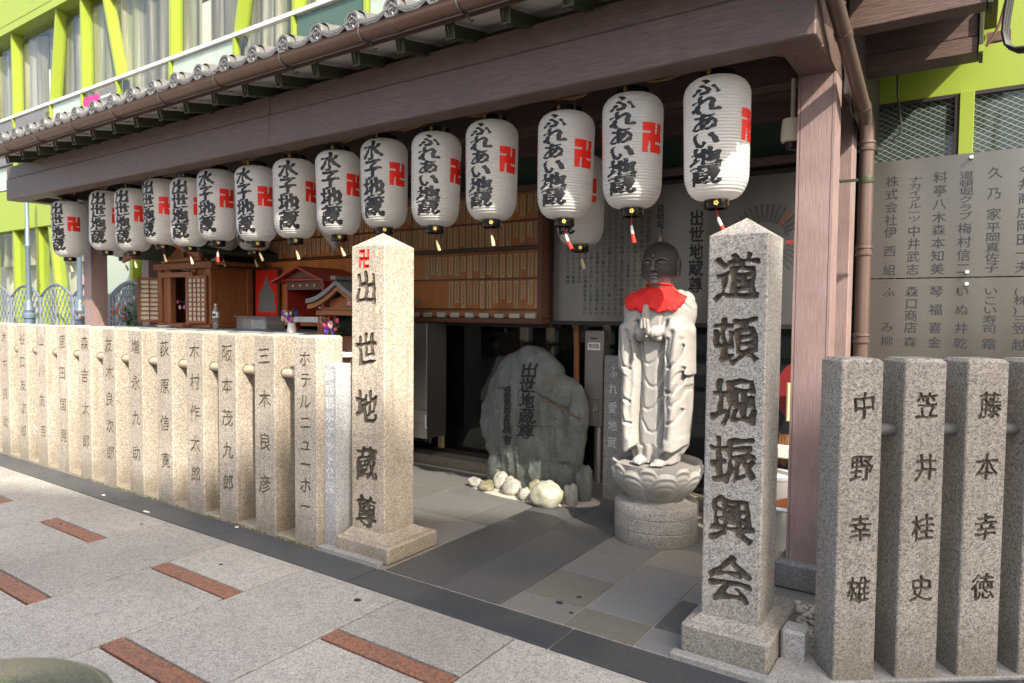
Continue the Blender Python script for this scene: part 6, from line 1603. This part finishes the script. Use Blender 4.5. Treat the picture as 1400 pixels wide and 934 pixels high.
def lamp_post(x, y, label):
    t_ = thing('lamp_post', label, 'lamp post', (x, y, 0))
    m_ = MB(); m_.lathe([(.075, 0), (.075, 1.30), (.095, 1.32), (.095, 1.38), (.07, 1.41), (.08, 1.46), (.06, 1.50), (.06, 1.58), (.042, 1.62)], 20); o = m_.build('base', M['lampiron'], None, 35, world=False); o.parent = t_
    m_ = MB(); m_.lathe([(.038, 1.62), (.034, 2.5), (.046, 2.52), (.046, 2.56), (.032, 2.58), (.030, 3.9)], 20); o = m_.build('shaft', M['lampiron'], None, 35, world=False); o.parent = t_
lamp_post(-13.3, 4.95, 'blue-grey cast lamp post standing at the left edge before the glazing'); lamp_post(-11.45, 4.95, 'blue-grey cast lamp post just left of the purple post, behind the leftmost lantern')
flowers('orange_flower_bush', 'orange and yellow flowers beside the left purple post', -10.2, 4.55, 1.15, ['orange', 'yellow', 'orange'], .16, .45, 18, None, 8, 46)
flowers('orange_flower_bush', 'small orange and red flowers right of the left purple post, behind railing', -9.9, 4.9, 1.2, ['orange', 'ink_red', 'pinkpale'], .22, .45, 16, None, 9, 30)

# ------------------------------------------------------------------ gap between grey pillar and purple post
t_ = thing('red_paper_fan', 'round red cloth hanging on the green wire glass beside the purple post', 'fan', (-1.0, 5.1, .9))
m_ = MB(); m_.lathe([(0, 0), (.19, .004), (.19, .012), (0, .016)], 30, sy=1.2); o = link('disc', m_.mesh('disc', M['redfan'], 40), t_, (.02, 0, .05), (R(90), 0, 0))
m_ = MB(); m_.hexa([(-1.03, 5.0, .76), (-.96, 5.0, .76), (-.96, 5.01, .76), (-1.03, 5.01, .76), (-1.0, 5.0, 1.05), (-.94, 5.0, 1.05), (-.94, 5.01, 1.05), (-1.0, 5.01, 1.05)]); m_.build('pale_flap', M['pinkpale'], t_)
t_ = thing('hand_broom', 'brown bristle hand broom with a black collar hanging beside the purple post', 'broom', (-1.0, 4.7, .8))
m_ = MB(); m_.hexa([(-1.045, 4.68, .72), (-.965, 4.68, .72), (-.965, 4.73, .72), (-1.045, 4.73, .72), (-1.02, 4.69, .80), (-.985, 4.69, .80), (-.985, 4.72, .80), (-1.02, 4.72, .80)]); m_.build('collar', M['black'], t_)
m_ = MB(); rs = random.Random(4)
for k in range(120):
    x = rs.uniform(-1.045, -.965); y = rs.uniform(4.685, 4.725); dx = rs.uniform(-.02, .02); m_.tube([(x, y, .72), (x+dx*.6-.01, y, .62), (x+dx, y, .50+rs.uniform(0, .04))], .0022, 3, caps=False)
m_.build('bristles', M['bristle'], t_)
m_ = MB(); m_.tube([(-1.0, 4.7, .80), (-1.0, 4.7, 1.05)], .012, 8); m_.build('handle', M['tagwood'], t_)
t_ = thing('white_bin', 'white plastic bin with a steel rim between grey pillar and purple post', 'bin', (-1.02, 4.55, 0))
m_ = MB(); m_.lathe([(.10, 0), (.12, .46)], 24, (-1.03, 4.55)); m_.build('bucket', M['binwhite'], t_, 30)
m_ = MB(); m_.lathe([(.123, .45), (.128, .46), (.128, .48), (.115, .485)], 24, (-1.03, 4.55)); m_.build('rim', M['alu'], t_, 30)
t_ = thing('metal_shelf', 'low metal shelf with orange edged board beside the white bin', 'shelf', (-.95, 4.5, .3))
m_ = MB(); m_.tube([(-1.2, 4.38, .29), (-.84, 4.38, .29)], .014, 8); m_.build('rail', M['alu'], t_, 40)
m_ = MB(); m_.hexa([(-1.08, 4.40, .30), (-.9, 4.40, .30), (-.9, 4.42, .30), (-1.08, 4.42, .30), (-.94, 4.40, .36), (-.9, 4.40, .36), (-.9, 4.42, .36), (-.94, 4.42, .36)]); m_.build('board', M['orange'], t_)
m_ = MB(); m_.box(-1.2, -.86, 4.62, 4.8, .56, .64, ch=.01); tag(m_.build('cardboard_box', M['cream']), 'cream box lying behind the white bin', 'box')
slab_obj('kerb_stone', M['stonegrey'], -1.28, -.3, 4.55, 4.85, .09, k_, z0=0, ch=.01)

# ------------------------------------------------------------------ street furniture near the camera
t_ = thing('polished_bollard', 'round dark polished stone bollard top, out of focus at the lower left corner', 'bollard', (-1.375, .365, 0))
m_ = MB(); m_.lathe([(.23, -.0), (.235, .70), (.262, .73), (.264, .775), (.255, .80), (.235, .812), (.0, .822)], 64, caps=False); o = m_.build('drum', dark_granite('polished_dark_stone', (.06, .07, .06), (.13, .15, .12), .10, 0, (.16, .2, .12), .7), None, 40, world=False); o.parent = t_  # green tint and patches put reflections into the stone colour
# the buildings on the other side of the street: they shade the near paving and show in the glass
def block(name, label, p, yaw, w_, d_, h, floors, bays):
    t_ = thing(name, label, 'building', p, None, yaw)
    m_ = MB(); m_.box(-w_, 0, -d_, 0, 0, h); m_.box(-w_-.1, .1, -d_-.1, .15, h, h+.5); o = m_.build('walls', M['opp'], None, world=False); o.parent = t_
    fh = h/floors; me_ = MB(); me_.box(0, w_/bays*.6, 0, .06, 0, fh*.55); wm = me_.mesh('window', M['winopp'])
    for f in range(floors):
        for b in range(bays): link('window', wm, t_, (-w_+w_/bays*(b+.2), .0, fh*(f+.25)))
    return t_
edge = Vector((.916, .40, 0)); 
e0 = Vector((20, -8.6, 0))
block('tower_building', 'tall pale building across the street, outside the picture', (17.4+.912*9.5, -10.35+.41*9.5, 0), math.atan2(.41, .912), 14, 9, 22.3, 6, 5)
block('low_building', 'long low pale building across the street, outside the picture', (-1, -13.5, 0), 0, 34, 8, 6.2, 2, 12)
